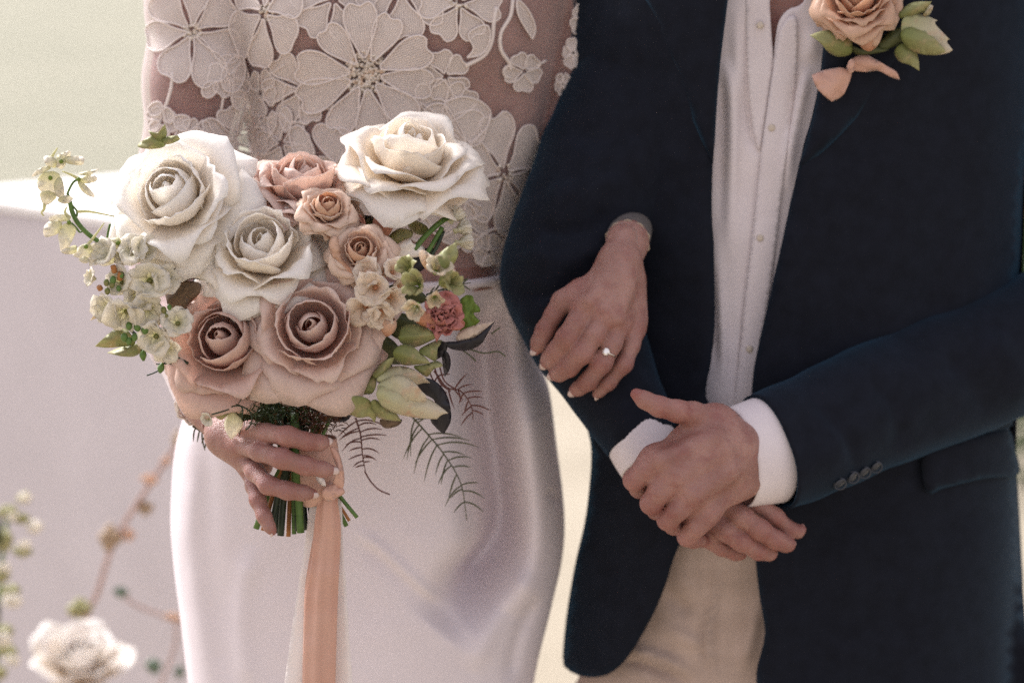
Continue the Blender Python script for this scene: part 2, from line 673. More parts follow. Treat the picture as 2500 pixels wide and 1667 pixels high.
# the white plinth behind the bride, one corner of it just outside the frame on the left
corner = P(-138, 465, 1.50)
pa, pb = math.radians(-46), math.radians(44)
e1, e2 = Vector((math.cos(pa), math.sin(pa), 0)), Vector((math.cos(pb), math.sin(pb), 0))
b0 = Vector((corner.x, corner.y, 0))
foot = [b0, b0 + e1 * .86, Vector((-.06, 1.55, 0)), b0 + e2 * .80]
fmid = sum(foot, Vector()) / 4
def slab(name, grow, z0, z1, mat, parent, bev=.004):
    ring_ = [p + (p - fmid).normalized() * grow for p in foot]
    V = [(p.x, p.y, z0) for p in ring_] + [(p.x, p.y, z1) for p in ring_]
    o = MESH(name, V, [(3, 2, 1, 0), (4, 5, 6, 7)] + [(i, (i + 1) % 4, 4 + (i + 1) % 4, 4 + i) for i in range(4)], mat, parent, smooth=False)
    m = o.modifiers.new('soft edge', 'BEVEL')
    m.width = bev
    m.segments = 3
    return o
plinth = root('plinth', (corner.x, corner.y, 0), 'large white painted plinth with a sunlit flat top behind the bride', 'plinth')
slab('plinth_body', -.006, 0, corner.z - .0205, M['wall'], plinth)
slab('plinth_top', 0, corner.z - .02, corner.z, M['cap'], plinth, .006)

# ------------------------------------------------------------------ bride
def J(px, py, Y, r):
    return (tuple(P(px, py, Y)), r * SC(Y))

def hand_fn(palm, fingers, kp=.012, kf=.006, kj=.008):
    def fn(Q):
        d = None
        for a, b in palm:
            c = cone_d(Q, np.array(a[0]), np.array(b[0]), a[1], b[1])
            d = c if d is None else smin(d, c, kp)
        out = d.copy()
        for ch in fingers:
            out = np.minimum(out, smin(d, chain_d(Q, ch, kf), kj))
        return out
    return fn

def prim_bounds(palm, fingers, pad):
    pts = [(np.array(p[0]), p[1]) for ab in palm for p in ab] + [(np.array(p[0]), p[1]) for ch in fingers for p in ch]
    lo = np.min([p - r for p, r in pts], 0) - pad
    hi = np.max([p + r for p, r in pts], 0) + pad
    return lo, hi

def hand_mesh(palm, fingers, h=.0016, **kw):
    lo, hi = prim_bounds(palm, fingers, .004)
    return sdf_mesh(hand_fn(palm, fingers, **kw), lo, hi, h, 2)

def nail(ch, name, parent, mat, side, w=.62, l=1.0, lift=.55, up=None):
    """nail plate on the last joint of a finger; side = direction (world) the nail faces"""
    a, b = np.array(ch[-2][0]), np.array(ch[-1][0])
    r = ch[-1][1]
    ax = Vector(b - a).normalized()
    s = Vector(side)
    s = (s - ax * s.dot(ax)).normalized()
    q = ax.cross(s)
    c = Vector(b) - ax * r * .30
    V, Fc = [], []
    nu, nv = 7, 7
    for j in range(nv):
        v = j / (nv - 1)
        for i in range(nu):
            u = i / (nu - 1) * 2 - 1
            wid = w * (1 - .12 * (1 - v)) * (math.sqrt(max(0, 1 - ((v - .72) / .30) ** 2)) if v > .72 else math.sqrt(max(0, 1 - ((.28 - v) / .34) ** 2)) if v < .28 else 1)
            x = u * wid
            zz = math.sqrt(max(0, 1.08 - x * x)) - (.10 * max(0, v - .3))
            V.append(c + ax * r * l * (v * 2 - 1.0) * 1.05 + q * r * x + s * r * zz)
    for j in range(nv - 1):
        for i in range(nu - 1):
            k = j * nu + i
            Fc.append((k, k + 1, k + nu + 1, k + nu))
    return MESH(name, V, Fc, mat, parent, thick=.0007)

bride = root('person', (P(940, 800, .1).x, .1, 0), 'bride in white satin skirt and sheer floral lace top holding the bouquet', 'person')

TY = .095
sect = [(-160, 575, 1440, .105), (0, 598, 1392, .108), (110, 603, 1362, .106), (200, 606, 1346, .100), (303, 615, 1328, .094), (428, 632, 1292, .090), (527, 640, 1252, .088),
        (600, 648, 1232, .088), (655, 640, 1226, .092), (720, 610, 1256, .105), (830, 540, 1290, .118), (960, 480, 1325, .125)]
zc = np.array([P(0, s[0], TY).z for s in sect])[::-1]
xl = np.array([P(s[1], s[0], TY).x for s in sect])[::-1]
xr = np.array([P(s[2], s[0], TY).x for s in sect])[::-1]
dd = np.array([s[3] for s in sect])[::-1]
bust = [J(760, 40, .045, 125), J(1090, 40, .045, 125)]
belly = J(930, 520, .06, 150)
arm_r = [J(520, -190, .10, 120), J(490, 0, .07, 104), J(478, 200, .055, 98), J(455, 420, .04, 88), J(425, 640, .03, 78), J(450, 830, -.06, 60), J(500, 985, -.135, 46), J(535, 1045, -.165, 42)]
arm_l = [J(1470, -190, .12, 120), J(1425, 10, .11, 92), J(1412, 150, .105, 86), J(1400, 330, .10, 82), J(1430, 440, .10, 72), J(1545, 520, .07, 50), J(1532, 590, -.050, 42), J(1527, 625, -.066, 41)]

def torso_d(Q):
    a, b, d = (np.interp(Q[:, 2], zc, v) for v in (xl, xr, dd))
    c, w = (a + b) / 2, (b - a) / 2
    e = np.sqrt(((Q[:, 0] - c) / w) ** 2 + ((Q[:, 1] - TY) / d) ** 2)
    r = (e - 1) * np.minimum(w, d)
    for q in bust:
        r = smin(r, np.linalg.norm(Q - np.array(q[0]), axis=1) - q[1], .05)
    return r

def body_fn(Q):
    d = torso_d(Q)
    d = smin(d, chain_d(Q, arm_r, .02), .02)
    d = np.minimum(d, chain_d(Q, arm_l, .02))
    low = P(0, 690, .1).z
    return np.where((Q[:, 0] > P(560, 0, .1).x) & (Q[:, 0] < P(1300, 0, .1).x), np.maximum(d, low - Q[:, 2]), np.maximum(d, zc[0] - Q[:, 2]))

lo = np.array((P(330, 0, .1).x - .05, -.21, zc[0] - .01))
hi = np.array((P(1600, 0, .1).x + .03, .24, P(0, -120, TY).z))
Vb, Fb = sdf_mesh(body_fn, lo, hi, .0042, 3)

c6 = crop(1230, 550, 3.485)
def CH(cr, pts):
    return [J(*cr([(p[0], p[1])])[0], p[2], p[3]) for p in pts]
# the hand on the groom's sleeve
L_wr = CH(c6, [(1020, 130, -.060, 41), (985, 330, -.078, 41)])
L_kn = {'i': (690, 700, -.104, 27), 'm': (850, 770, -.108, 27), 'r': (985, 830, -.102, 25), 'p': (1105, 890, -.090, 23)}
L_palm = [(L_wr[0], L_wr[1])]
for k_, v_ in L_kn.items():
    L_palm.append((L_wr[1], J(*c6([v_[:2]])[0], v_[2], v_[3])))
for x_, y_, xx, yy in ((930, 420, 720, 640), (980, 450, 860, 720), (1030, 480, 975, 790)):
    L_palm.append((J(*c6([(x_, y_)])[0], -.098, 20), J(*c6([(xx, yy)])[0], -.116, 15)))        # tendons
L_palm.append((J(*c6([(900, 420)])[0], -.082, 34), J(*c6([(640, 620)])[0], -.092, 30)))
L_palm.append((J(*c6([(1090, 480)])[0], -.072, 34), J(*c6([(1120, 800)])[0], -.080, 30)))
L_fing = [
    CH(c6, [(640, 560, -.088, 30), (500, 650, -.090, 26), (425, 760, -.092, 21), (352, 890, -.094, 22), (300, 1000, -.094, 19), (268, 1068, -.094, 12)]),
    CH(c6, [(690, 700, -.104, 28), (620, 840, -.112, 26), (540, 960, -.115, 27), (455, 1070, -.108, 24), (390, 1140, -.100, 20), (362, 1168, -.097, 15)]),
    CH(c6, [(850, 770, -.108, 28), (770, 930, -.118, 25), (665, 1080, -.120, 27), (550, 1200, -.113, 25), (470, 1255, -.105, 20), (435, 1262, -.101, 16)]),
    CH(c6, [(985, 830, -.102, 27), (920, 1010, -.114, 23), (835, 1170, -.117, 24), (715, 1330, -.112, 21), (640, 1385, -.104, 17), (600, 1405, -.101, 14)]),
    CH(c6, [(1105, 890, -.090, 25), (1085, 1020, -.100, 20), (1025, 1180, -.107, 20), (890, 1340, -.104, 17), (815, 1410, -.098, 13), (790, 1440, -.096, 10)]),
]
V1, F1 = hand_mesh(L_palm, L_fing)
# the hand round the stems
c5 = crop(450, 950, 3.484)
R_wr = CH(c5, [(250, 230, -.150, 44), (360, 400, -.175, 38)])
R_palm = [(R_wr[0], R_wr[1])]
R_base = [(600, 370, -.205, 25), (470, 470, -.200, 26), (500, 580, -.195, 26), (560, 690, -.188, 22)]
for b_ in R_base:
    R_palm.append((R_wr[1], J(*c5([b_[:2]])[0], b_[2], b_[3])))
R_palm.append((J(*c5([(420, 440)])[0], -.16, 28), J(*c5([(640, 640)])[0], -.165, 34)))
R_fing = [
    CH(c5, [(560, 350, -.205, 24), (700, 375, -.232, 23), (880, 400, -.250, 24), (1040, 445, -.250, 21), (1150, 455, -.244, 18), (1205, 450, -.240, 13)]),
    CH(c5, [(470, 470, -.200, 23), (640, 530, -.234, 23), (830, 590, -.254, 24), (1030, 650, -.253, 22), (1180, 680, -.246, 18), (1260, 690, -.241, 13)]),
    CH(c5, [(510, 590, -.195, 24), (600, 700, -.222, 22), (715, 815, -.244, 22), (880, 862, -.248, 21), (1010, 880, -.243, 18), (1095, 885, -.238, 12)]),
    CH(c5, [(560, 690, -.188, 21), (590, 820, -.206, 19), (625, 940, -.222, 19), (680, 1080, -.232, 17), (725, 1170, -.236, 13), (752, 1215, -.237, 9)]),
]
V2, F2 = hand_mesh(R_palm, R_fing)
def redness(V, chains):
    V = np.array([tuple(v) for v in V])
    r = np.zeros(len(V))
    for ch in chains:
        for i, (p, ra) in enumerate(ch):
            k_ = .75 if i == len(ch) - 1 else (.5 if i in (0, 2, 3) else .2)
            r = np.maximum(r, k_ * np.exp(-(np.linalg.norm(V - np.array(p), axis=1) / (ra * 1.25)) ** 2 * 1.1))
    return np.clip(r * 1.5, 0, .8)
Vj, Fj = JOIN([(Vb, Fb), (V1, F1), (V2, F2)])
body = MESH('body', Vj, Fj, M['skin_bride'], bride, attr=redness(Vj, L_fing + R_fing), label='bare forearm, hands and midriff of the bride')
for ch, s in zip(L_fing, ((-.35, -.85, .3), (-.5, -.7, -.45), (-.45, -.7, -.5), (-.35, -.8, -.45), (.45, -.8, -.3))):
    nail(ch, 'fingernail', body, M['nail'], s, w=.74, l=1.25)
for ch, s in zip(R_fing, ((.15, -.95, .35), (.1, -1, .15), (.1, -.95, -.3), (-.6, -.7, -.5))):
    nail(ch, 'fingernail', body, M['nail'], s, w=.75, l=1.2)

# the sheer top with its long sleeves
def top_fn(Q):
    d = torso_d(Q) - .004
    sl = [(p, r + .0085) for p, r in arm_r[:-1]]
    d = smin(d, chain_d(Q, sl, .02), .012)
    sl2 = [(p, r + .006) for p, r in arm_l[:-2]]
    return np.minimum(d, chain_d(Q, sl2, .02))
lo2 = lo - np.array((.02, .015, -.06))
lo2[2] = P(0, 1010, -.1).z
Vt, Ft = sdf_mesh(top_fn, lo2, hi, .0045, 3)
pt = np.array([proj(v) for v in Vt])
hem = 668 + 0 * pt[:, 0]
zz_floor = np.array([P(0, h_, .0).z for h_ in hem])
armpart = (pt[:, 0] < 560) | ((pt[:, 0] > 1300) & (pt[:, 1] < 575))
ok = armpart | (Vt[:, 2] > zz_floor)
ok &= ~((pt[:, 0] < 560) & (pt[:, 1] > 985))
Ft = [f for f in Ft if all(ok[i] for i in f)]
use = sorted({i for f in Ft for i in f})
mp = {i: k for k, i in enumerate(use)}
Vt = Vt[use]
Ft = [tuple(mp[i] for i in f) for f in Ft]
top = MESH('sheer_top', Vt, Ft, M['tulle'], bride)
bvh = BVHTree.FromPolygons([Vector(v) for v in Vt], [list(f) for f in Ft])
bvh_skin = BVHTree.FromPolygons([Vector(v) for v in Vb], [list(map(int, f)) for f in Fb])

def cast(tree, px, py, off, Y0=.0):
    d = (P(px, py, 0) - CAM).normalized()
    h = tree.ray_cast(CAM, d)
    if h[0] is None:
        for _ in range(5):
            h = tree.find_nearest(P(px, py, Y0))
            Y0 = h[0].y
    n = h[1]
    if n.dot(d) > 0:
        n = -n
    return h[0] + n * off

lace_n = [0]
def lace_petal(parent, pts, centre, off=.0016, period=5.2, fillet=True, cord=2.3, mat=None, twist=0.0, step=11):
    v, f, d = fill(pts, step)
    W = [cast(bvh, x, y, off + .0012 * nz((x, y, 0), .012, 3.3)) for x, y in v]
    ctr = v.mean(0)
    ax = ctr - np.array(centre)
    ax = ax / (np.linalg.norm(ax) + 1e-9)
    c_, s_ = math.cos(twist), math.sin(twist)
    ax = np.array((ax[0] * c_ - ax[1] * s_, ax[0] * s_ + ax[1] * c_))
    la = (v - ctr) @ np.array((-ax[1], ax[0]))
    al = (v - ctr) @ ax
    uv = np.c_[la / period * .314, al / period * .03]
    o = MESH('petal', W, face_cam(f, W), mat or M['lace'], parent, uv=uv)
    if cord:
        ol = outline(pts, 9)
        path = [(cast(bvh, x, y, off + .001), cord * SC(0)) for x, y in ol]
        V, Fc = tube(path + path[:1], 6, 1, False)
        MESH('edging_cord', V, Fc, M['cord'], parent)
    return o

def beads(parent, c, r, n, sq=(1, 1), size=(3.0, 6.5)):
    parts = []
    for i in range(n):
        a, q = rnd.uniform(0, 2 * math.pi), math.sqrt(rnd.random())
        x, y = c[0] + r * q * math.cos(a) * sq[0], c[1] + r * q * math.sin(a) * sq[1]
        s = rnd.uniform(*size) * SC(0)
        parts.append(ball(cast(bvh, x, y, s * .5 + .001), (s, s, s * .8), 6, 4))
    V, Fc = JOIN(parts)
    return MESH('bead_cluster', V, Fc, M['bead'], parent, kind='stuff')

def lace_flower(c, R, n, rb, rot=0.0, sq=(1, 1), jit=.12, notch=.10, nbead=0, off=.0018, r0=.12, period=5.2, label=None, cord=2.3):
    fl = bpy.data.objects.new('lace_flower', None)
    fl.empty_display_size = .01
    w = cast(bvh, c[0], c[1], off)
    ORG[fl] = Vector(w)
    fl.parent = bride
    fl.location = w - ORG[bride]
    COL.objects.link(fl)
    if label: fl['label'] = label
    for i in range(n):
        a = rot + 2 * math.pi * (i + rnd.uniform(-.08, .08)) / n
        L = R * (1 + rnd.uniform(-jit, jit))
        hw = math.pi / n * rnd.uniform(.92, 1.08)
        pol = [(r0, -.35), (.38, -.8), (.70, -1.0), (.90, -.80), (1.0, -.42), (1.0 - notch, 0.0), (1.0, .42), (.90, .80), (.70, 1.0), (.38, .8), (r0, .35)]
        pts = []
        for rr, k_ in pol:
            q = a + hw * k_ * (.96 if rr > .5 else .9)
            pts.append((c[0] + L * rr * math.cos(q) * sq[0], c[1] + L * rr * math.sin(q) * sq[1]))
        lace_petal(fl, pts, c, off + .0004 * (i % 2), period, cord=cord, twist=rnd.uniform(-.12, .12))
    if nbead:
        beads(fl, c, rb, nbead, sq)
    return fl

def lace_group(name, w):
    fl = bpy.data.objects.new(name, None)
    fl.empty_display_size = .01
    ORG[fl] = Vector(w)
    fl.parent = bride
    fl.location = Vector(w) - ORG[bride]
    COL.objects.link(fl)
    return fl

# smaller blossoms lie under the larger ones
lace_flower((742, 215), 92, 7, 0, .4, off=.0009)
lace_flower((815, 0), 108, 6, 0, .2, off=.0009)
lace_flower((980, -25), 120, 6, 0, .5, off=.0009)
lace_flower((1120, 12), 100, 6, 22, .1, off=.0012, nbead=20)
lace_flower((1087, 184), 60, 5, 0, .6, off=.0012)
lace_flower((640, 225), 50, 5, 0, .3, (.8, 1.25), off=.0012)
lace_flower((560, 190), 52, 5, 0, .9, off=.0012)
lace_flower((575, 335), 82, 6, 0, .2, off=.001)
lace_flower((690, 350), 70, 5, 0, .7, off=.001)
lace_flower((1425, 50), 44, 5, 0, .2, (.7, 1), off=.0014)
lace_flower((1400, 130), 36, 5, 0, .8, (.7, 1), off=.0014)
lace_flower((1376, 205), 30, 5, 0, .4, (.7, 1), off=.0014)
lace_flower((1190, 615), 44, 5, 0, .4, (.8, 1), off=.0012)
lace_flower((1277, 172), 48, 5, 0, .5, off=.0014)
lace_flower((1228, 425), 135, 6, 26, .35, (.85, 1.15), off=.0012, nbead=24, label='shaded lace flower on the side of the waist')
lace_flower((1000, 520), 80, 6, 0, .1, off=.0009)
lace_flower((1130, 545), 64, 6, 0, .1, off=.0009)
lace_flower((1080, 300), 100, 6, 0, 1.2, off=.0011)
lace_flower((830, 470), 95, 6, 0, .3, off=.0009)
lace_flower((700, 480), 85, 6, 0, .3, off=.0009)
lace_flower((400, 300), 40, 5, 0, .3, off=.001)
lace_flower((470, 330), 46, 5, 0, .8, off=.001)
lace_flower((894, 179), 165, 10, 55, .18, jit=.08, notch=.06, nbead=330, off=.0034, r0=.24, period=5.6, label='largest lace flower with a beaded heart on the chest')
lace_flower((470, 78), 118, 7, 22, .3, (.95, 1.08), notch=.04, nbead=40, off=.0022, label='beaded lace flower on the upper sleeve')
lace_flower((652, 32), 122, 6, 24, .62, (.75, 1.15), notch=.03, nbead=44, off=.003, label='beaded lace flower between sleeve and chest')
c8 = crop(350, 0, 3.136)
g = lace_group('lace_leaf', cast(bvh, 815, 345, .002))
lace_petal(g, c8([(1310, 1010), (1340, 955), (1400, 945), (1455, 1000), (1520, 975), (1590, 1010), (1590, 1090), (1540, 1170), (1480, 1245, 1), (1400, 1170), (1330, 1080)]), (822, 400), .003, 5.6)
c4 = crop(1000, 0, 2.24)
for pts in ([(80, 600), (130, 565), (190, 570), (240, 640), (300, 760), (270, 800), (190, 720), (120, 660)],
            [(190, 570), (240, 535), (300, 525), (380, 550), (435, 610), (410, 700), (310, 790, 1), (250, 690)],
            [(435, 615), (410, 700), (320, 800, 1), (380, 780), (415, 700)],
            [(580, 0), (640, 60), (675, 150), (660, 210, 1), (620, 150), (580, 70)],
            [(315, 190), (360, 150), (420, 140), (430, 220), (390, 290), (310, 310, 1), (345, 260)]):
    q = c4(pts)
    lace_petal(lace_group('lace_leaf', cast(bvh, q[0][0], q[0][1], .002)), q, (q[0][0] + 5, q[0][1] - 60), .0024, 5.4)
for pts in ([(975, 900), (1000, 850), (1030, 870), (1030, 960), (1000, 1030, 1), (975, 970)], [(1070, 840), (1110, 815), (1150, 880), (1140, 970), (1100, 1010, 1), (1060, 920)],
            [(1130, 1010), (1200, 960), (1260, 1020), (1320, 1160), (1280, 1230), (1180, 1180)], [(245, 900), (300, 880), (355, 900), (350, 960), (320, 1010), (255, 980)],
            [(330, 1040), (400, 975), (455, 1020), (450, 1100), (380, 1130), (335, 1100)], [(445, 680), (480, 635), (550, 625), (560, 680), (510, 745), (455, 735)],
            [(60, 830), (110, 780), (160, 800), (150, 870), (90, 890)], [(170, 850), (200, 820), (245, 890), (215, 950), (180, 920)],
            [(590, 560), (680, 440), (760, 460), (750, 600), (690, 700), (600, 680)], [(660, 720), (740, 690), (780, 760), (740, 840), (680, 820)]):
    q = c8(pts)
    lace_petal(lace_group('lace_leaf', cast(bvh, q[0][0], q[0][1], .002)), q, (q[0][0] + 5, q[0][1] - 60), .0022, 5.4)
# stems of cord between the blossoms
for pts, r in ([c4([(470, 40), (455, 130), (445, 220), (405, 300), (300, 360)]), 5.5], [c4([(560, 0), (545, 90), (495, 180), (495, 270), (540, 340), (548, 380)]), 5],
               [c4([(545, 350), (510, 385), (520, 415), (545, 425)]), 3.5], [c8([(1100, 640), (1075, 760), (1080, 880)]), 3], [c8([(1210, 840), (1205, 950)]), 3],
               [c8([(230, 560), (215, 690), (160, 850), (60, 960)]), 4], [c8([(610, 720), (590, 840)]), 3], [c8([(960, 575), (1090, 490)]), 2.5], [c4([(60, 1160), (100, 1200), (120, 1240)]), 3],
               [c8([(1020, 200), (1110, 230), (1180, 290)]), 2.5], [c4([(690, 360), (740, 330)]), 3]):
    cc = catmull([q[:2] for q in pts], 5)
    V, Fc = tube([(cast(bvh, x, y, .0015), r * SC(0)) for x, y in cc], 6, 1)
    MESH('lace_stem', V, Fc, M['cord'], bride)
# scalloped lace hem and the cuffs
hemp = [(cast(bvh, x, 566 + 9 * math.sin(x / 14.0), .0014), 3.2 * SC(0)) for x in range(640, 1236, 6)]
V, Fc = tube(hemp, 6, 1)
MESH('lace_hem', V, Fc, M['cord'], bride)
for nm, ch, i0, rr in (('sleeve_cuff', arm_r, 6, .009), ('sleeve_cuff', arm_l, 6, .0040)):
    a, b = Vector(ch[i0 - 1][0]), Vector(ch[i0][0])
    tdir = (b - a).normalized()
    parts = []
    d1 = tdir.orthogonal().normalized()
    d2 = tdir.cross(d1)
    for ring in range(3 if rr > .005 else 1):
        pts = []
        for k_ in range(40):
            an = 2 * math.pi * k_ / 40
            R_ = ch[i0][1] + rr + .0012 * math.sin(an * 10 + ring)
            pts.append((b - tdir * (.004 * ring) + (d1 * math.cos(an) + d2 * math.sin(an)) * R_ + tdir * .0012 * math.sin(an * 10), .0016 - .0003 * ring if rr > .005 else .0011))
        parts.append(tube(pts + pts[:1], 5, 1, False))
    V, Fc = JOIN(parts)
    MESH(nm, V, Fc, M['cord'] if rr > .005 else M['cuff_thread'], bride)
M['sheer_shadow'] = cloth_mat('sleeve_sheer_shadow', '#4d4745', '#6a615c', .8, .1, nscale=160, weave=900, wstr=.8)  # sheer sleeve fabric, darkened in the colour for shade in the crook
a, b = Vector(arm_l[5][0]), Vector(arm_l[6][0])
V, Fc = tube([(a + (b - a) * q, r_) for q, r_ in ((-.15, .0245), (.3, .0235), (.7, .0222), (1.0, .0212))], 28, 6, False)
MESH('sleeve_end', V, Fc, M['sheer_shadow'], bride, thick=.0008)
# embroidered end of the sleeve below the bouquet
for k_ in range(3):
    q = [(440 + 26 * k_, 905 + 22 * k_), (470 + 24 * k_, 900 + 22 * k_), (478 + 22 * k_, 950 + 20 * k_), (446 + 24 * k_, 960 + 18 * k_)]
    lace_petal(lace_group('lace_leaf', cast(bvh, q[0][0], q[0][1], .002, -.1)), q, (430, 880), .002, 5.4)

# ------------------------------------------------------------------ skirt
rows = [(664, 640, 1228, .100), (690, 622, 1236, .106), (740, 592, 1264, .113), (830, 540, 1292, .124), (900, 500, 1318, .130), (960, 474, 1340, .133), (1080, 436, 1356, .137), (1240, 424, 1375, .140), (1350, 430, 1371, .140),
        (1480, 446, 1342, .142), (1667, 470, 1300, .146), (1900, 500, 1290, .155), (2200, 480, 1320, .17)]
rp = np.array(rows, float)
py_ = np.concatenate([np.linspace(664, 1750, 230), np.linspace(1770, 2200, 12)])
from_cat = catmull(rows, 12)
order = np.argsort(from_cat[:, 0])
SK = [np.interp(py_, from_cat[order, 0], from_cat[order, k_]) for k_ in (1, 2, 3)]
ridges = [([(1205, 690), (1178, 860), (1185, 1050), (1205, 1200), (1212, 1340), (1150, 1440), (1070, 1540)], .105, 58), ([(1285, 900), (1300, 1080), (1310, 1240), (1295, 1380), (1250, 1500)], -.018, 44), ([(1030, 720), (1060, 1000), (1080, 1240), (1010, 1420)], -.006, 90),  # first fold hollowed extra deep, its darkening stands in for a cast shadow
          ([(865, 1285), (960, 1365), (1070, 1470), (1165, 1565)], -.0065, 13), ([(880, 1320), (980, 1405), (1090, 1520)], .004, 22), ([(520, 1000), (500, 1250), (530, 1500), (560, 1700)], .004, 34),
          ([(478, 1100), (468, 1300), (490, 1500), (520, 1700)], -.003, 26), ([(620, 1330), (590, 1500), (610, 1700)], -.005, 26), ([(1150, 1640), (1210, 1500), (1290, 1380)], -.006, 26), ([(1335, 1190), (1362, 1230)], .006, 10), ([(1240, 1667), (1262, 1560), (1310, 1450)], .008, 18)]
nu = 320
V = []
for i, y in enumerate(py_):
    a, b = P(SK[0][i], y, .10), P(SK[1][i], y, .10)
    cx, w = (a.x + b.x) / 2, (b.x - a.x) / 2
    for k_ in range(nu):
        an = 2 * math.pi * k_ / nu
        ca, sa = math.cos(an), math.sin(an)
        V.append(np.array((cx + w * math.copysign(abs(ca) ** .88, ca), .10 - SK[2][i] * math.copysign(abs(sa) ** .8, sa), a.z)))
V = np.array(V)
pp = np.array([proj(v) for v in V])
front = V[:, 1] < .09
for line, amp, wd in ridges:
    d, fr_ = segdist(pp, catmull(line, 6))
    fade = np.clip(np.minimum(fr_, 1 - fr_) * 6, 0.0, 1)
    V[:, 1] += np.where(front, amp * np.exp(-(d / wd) ** 2) * fade * np.clip((.09 - V[:, 1]) / .05, 0, 1), 0)
V[:, 1] += np.array([.004 * nz(v, 7, 1.7) + .0012 * nz(v, 30, 4.4) for v in V]) * front
m_ = len(py_)
# the rest of the skirt falls to the ground
ring0 = V[(m_ - 1) * nu:]
c0 = ring0.mean(0)
for z_, s_ in ((.30, 1.12), (.12, 1.2), (.012, 1.28)):
    R_ = ring0.copy()
    R_[:, :2] = c0[:2] + (R_[:, :2] - c0[:2]) * s_
    R_[:, 2] = z_
    V = np.vstack([V, R_])
m_ += 3
Fc = [(i * nu + k_, i * nu + (k_ + 1) % nu, (i + 1) * nu + (k_ + 1) % nu, (i + 1) * nu + k_) for i in range(m_ - 1) for k_ in range(nu)]
Fc = [tuple(reversed(f)) for f in Fc]
skirt = MESH('skirt', V, Fc, M['satin'], bride, thick=.002)
# narrow waistband
V = []
for j, (y, o_) in enumerate(((656, .003), (658, .006), (674, .006), (677, .0025))):
    a, b = P(640, y, .10), P(1229, y, .10)
    cx, w = (a.x + b.x) / 2, (b.x - a.x) / 2 + o_
    for k_ in range(96):
        an = 2 * math.pi * k_ / 96
        ca, sa = math.cos(an), math.sin(an)
        V.append((cx + w * math.copysign(abs(ca) ** .88, ca), .10 - (.0985 + o_) * math.copysign(abs(sa) ** .8, sa), a.z))
Fc = [(i * 96 + k_, (i + 1) * 96 + k_, (i + 1) * 96 + (k_ + 1) % 96, i * 96 + (k_ + 1) % 96) for i in range(3) for k_ in range(96)]
MESH('waistband', V, Fc, M['satin'], skirt)

# engagement ring
gx = c6([(880, 1085)])[0]
fa, fb = np.array(L_fing[3][1][0]), np.array(L_fing[3][2][0])
fdir = Vector(fb - fa).normalized()
pc = P(gx[0] + 4, gx[1] + 1, -.114)
tt = (pc - Vector(fa)).dot(fdir)
rc = Vector(fa) + fdir * tt
t = NT('white_gold')
t.b.inputs['Base Color'].default_value = lin('#d8cdbd')
t.set(Metallic=1.0, Roughness=.15)
M['gold'] = t.m
t = NT('diamond')
t.b.inputs['Base Color'].default_value = lin('#f4efe8')
t.set(Roughness=.03, Specular_IOR_Level=1.0, Metallic=.55)
M['gem'] = t.m
ring = root('ring', rc, 'diamond solitaire ring on the ring finger of the hand on the dark sleeve', 'ring')
d1 = Vector((-.15, -1, .25))
d1 = (d1 - fdir * d1.dot(fdir)).normalized()
d2 = fdir.cross(d1)
Rr = L_fing[3][1][1] * 1.045
V, Fc = tube([(rc + (d1 * math.cos(a) + d2 * math.sin(a)) * Rr, .0009) for a in np.linspace(0, 2 * math.pi, 40)], 8, 1, False)
MESH('band', V, Fc, M['gold'], ring)
gc_ = rc + d1 * (Rr + .0026)
parts = []
V, Fc = [], []
for rr, hh, n in ((.0021, .0013, 8), (.0037, .0004, 8), (.0033, -.0002, 8), (.0006, -.003, 8)):
    for k_ in range(8):
        a = 2 * math.pi * (k_ + (.5 if hh > .001 else 0)) / 8
        V.append(gc_ + d1 * hh + fdir * rr * math.cos(a) + d2 * rr * math.sin(a))
for i in range(3):
    for k_ in range(8):
        Fc.append((i * 8 + k_, i * 8 + (k_ + 1) % 8, (i + 1) * 8 + (k_ + 1) % 8, (i + 1) * 8 + k_))
Fc.append(tuple(range(8)))
MESH('gem', V, Fc, M['gem'], ring, smooth=False)
pr = []
for k_ in range(4):
    a = math.pi / 4 + k_ * math.pi / 2
    e = fdir * math.cos(a) + d2 * math.sin(a)
    pr.append(tube([(gc_ - d1 * .003 + e * .001, .0005), (gc_ + e * .0037, .0005), (gc_ + d1 * .0010 + e * .0034, .0006)], 6, 3))
V, Fc = JOIN(pr)
MESH('setting', V, Fc, M['gold'], ring)

# ------------------------------------------------------------------ groom
groom = root('person', (P(1925, 800, .12).x, .12, 0), 'groom in dark navy jacket and open white shirt with clasped hands', 'person')
GX, GW, GYC, GD = P(1925, 900, .1).x, .246, .13, .155

def jack(x, z, off=0.0):
    u = min(1.0, abs((x - GX) / (GW + off)))
    return GYC - (GD + off) * math.sqrt(max(0.0, 1 - u ** 2.2))

def drape(px, py, fn):
    Y = 0.0
    for _ in range(4):
        q = P(px, py, Y)
        Y = fn(q.x, q.z)
    return P(px, py, Y)

def panel(name, pts, fn, mat, parent, step=20, thick=.003, ridges=(), uvpx=False, rough=.0, label=None, rim=0.0):
    v, f, d = fill(pts, step)
    dy = np.zeros(len(v))
    for line, amp, wd in ridges:
        s, fr_ = segdist(v, catmull(line, 6))
        dy += amp * np.exp(-(s / wd) ** 2) * np.clip(np.minimum(fr_, 1 - fr_) * 3, 0, 1)
    if rim:
        dy += rim * np.exp(-d / 8.0)
    W = []
    for i, (x, y) in enumerate(v):
        w = drape(x, y, fn)
        dirv = (w - CAM).normalized()
        w = w + dirv * (dy[i] + (rough * nz((x, y, 0), .008, 2.2) if rough else 0))
        W.append(w)
    return MESH(name, W, face_cam(f, W), mat, parent, thick=thick, uv=v if uvpx else None, label=label)

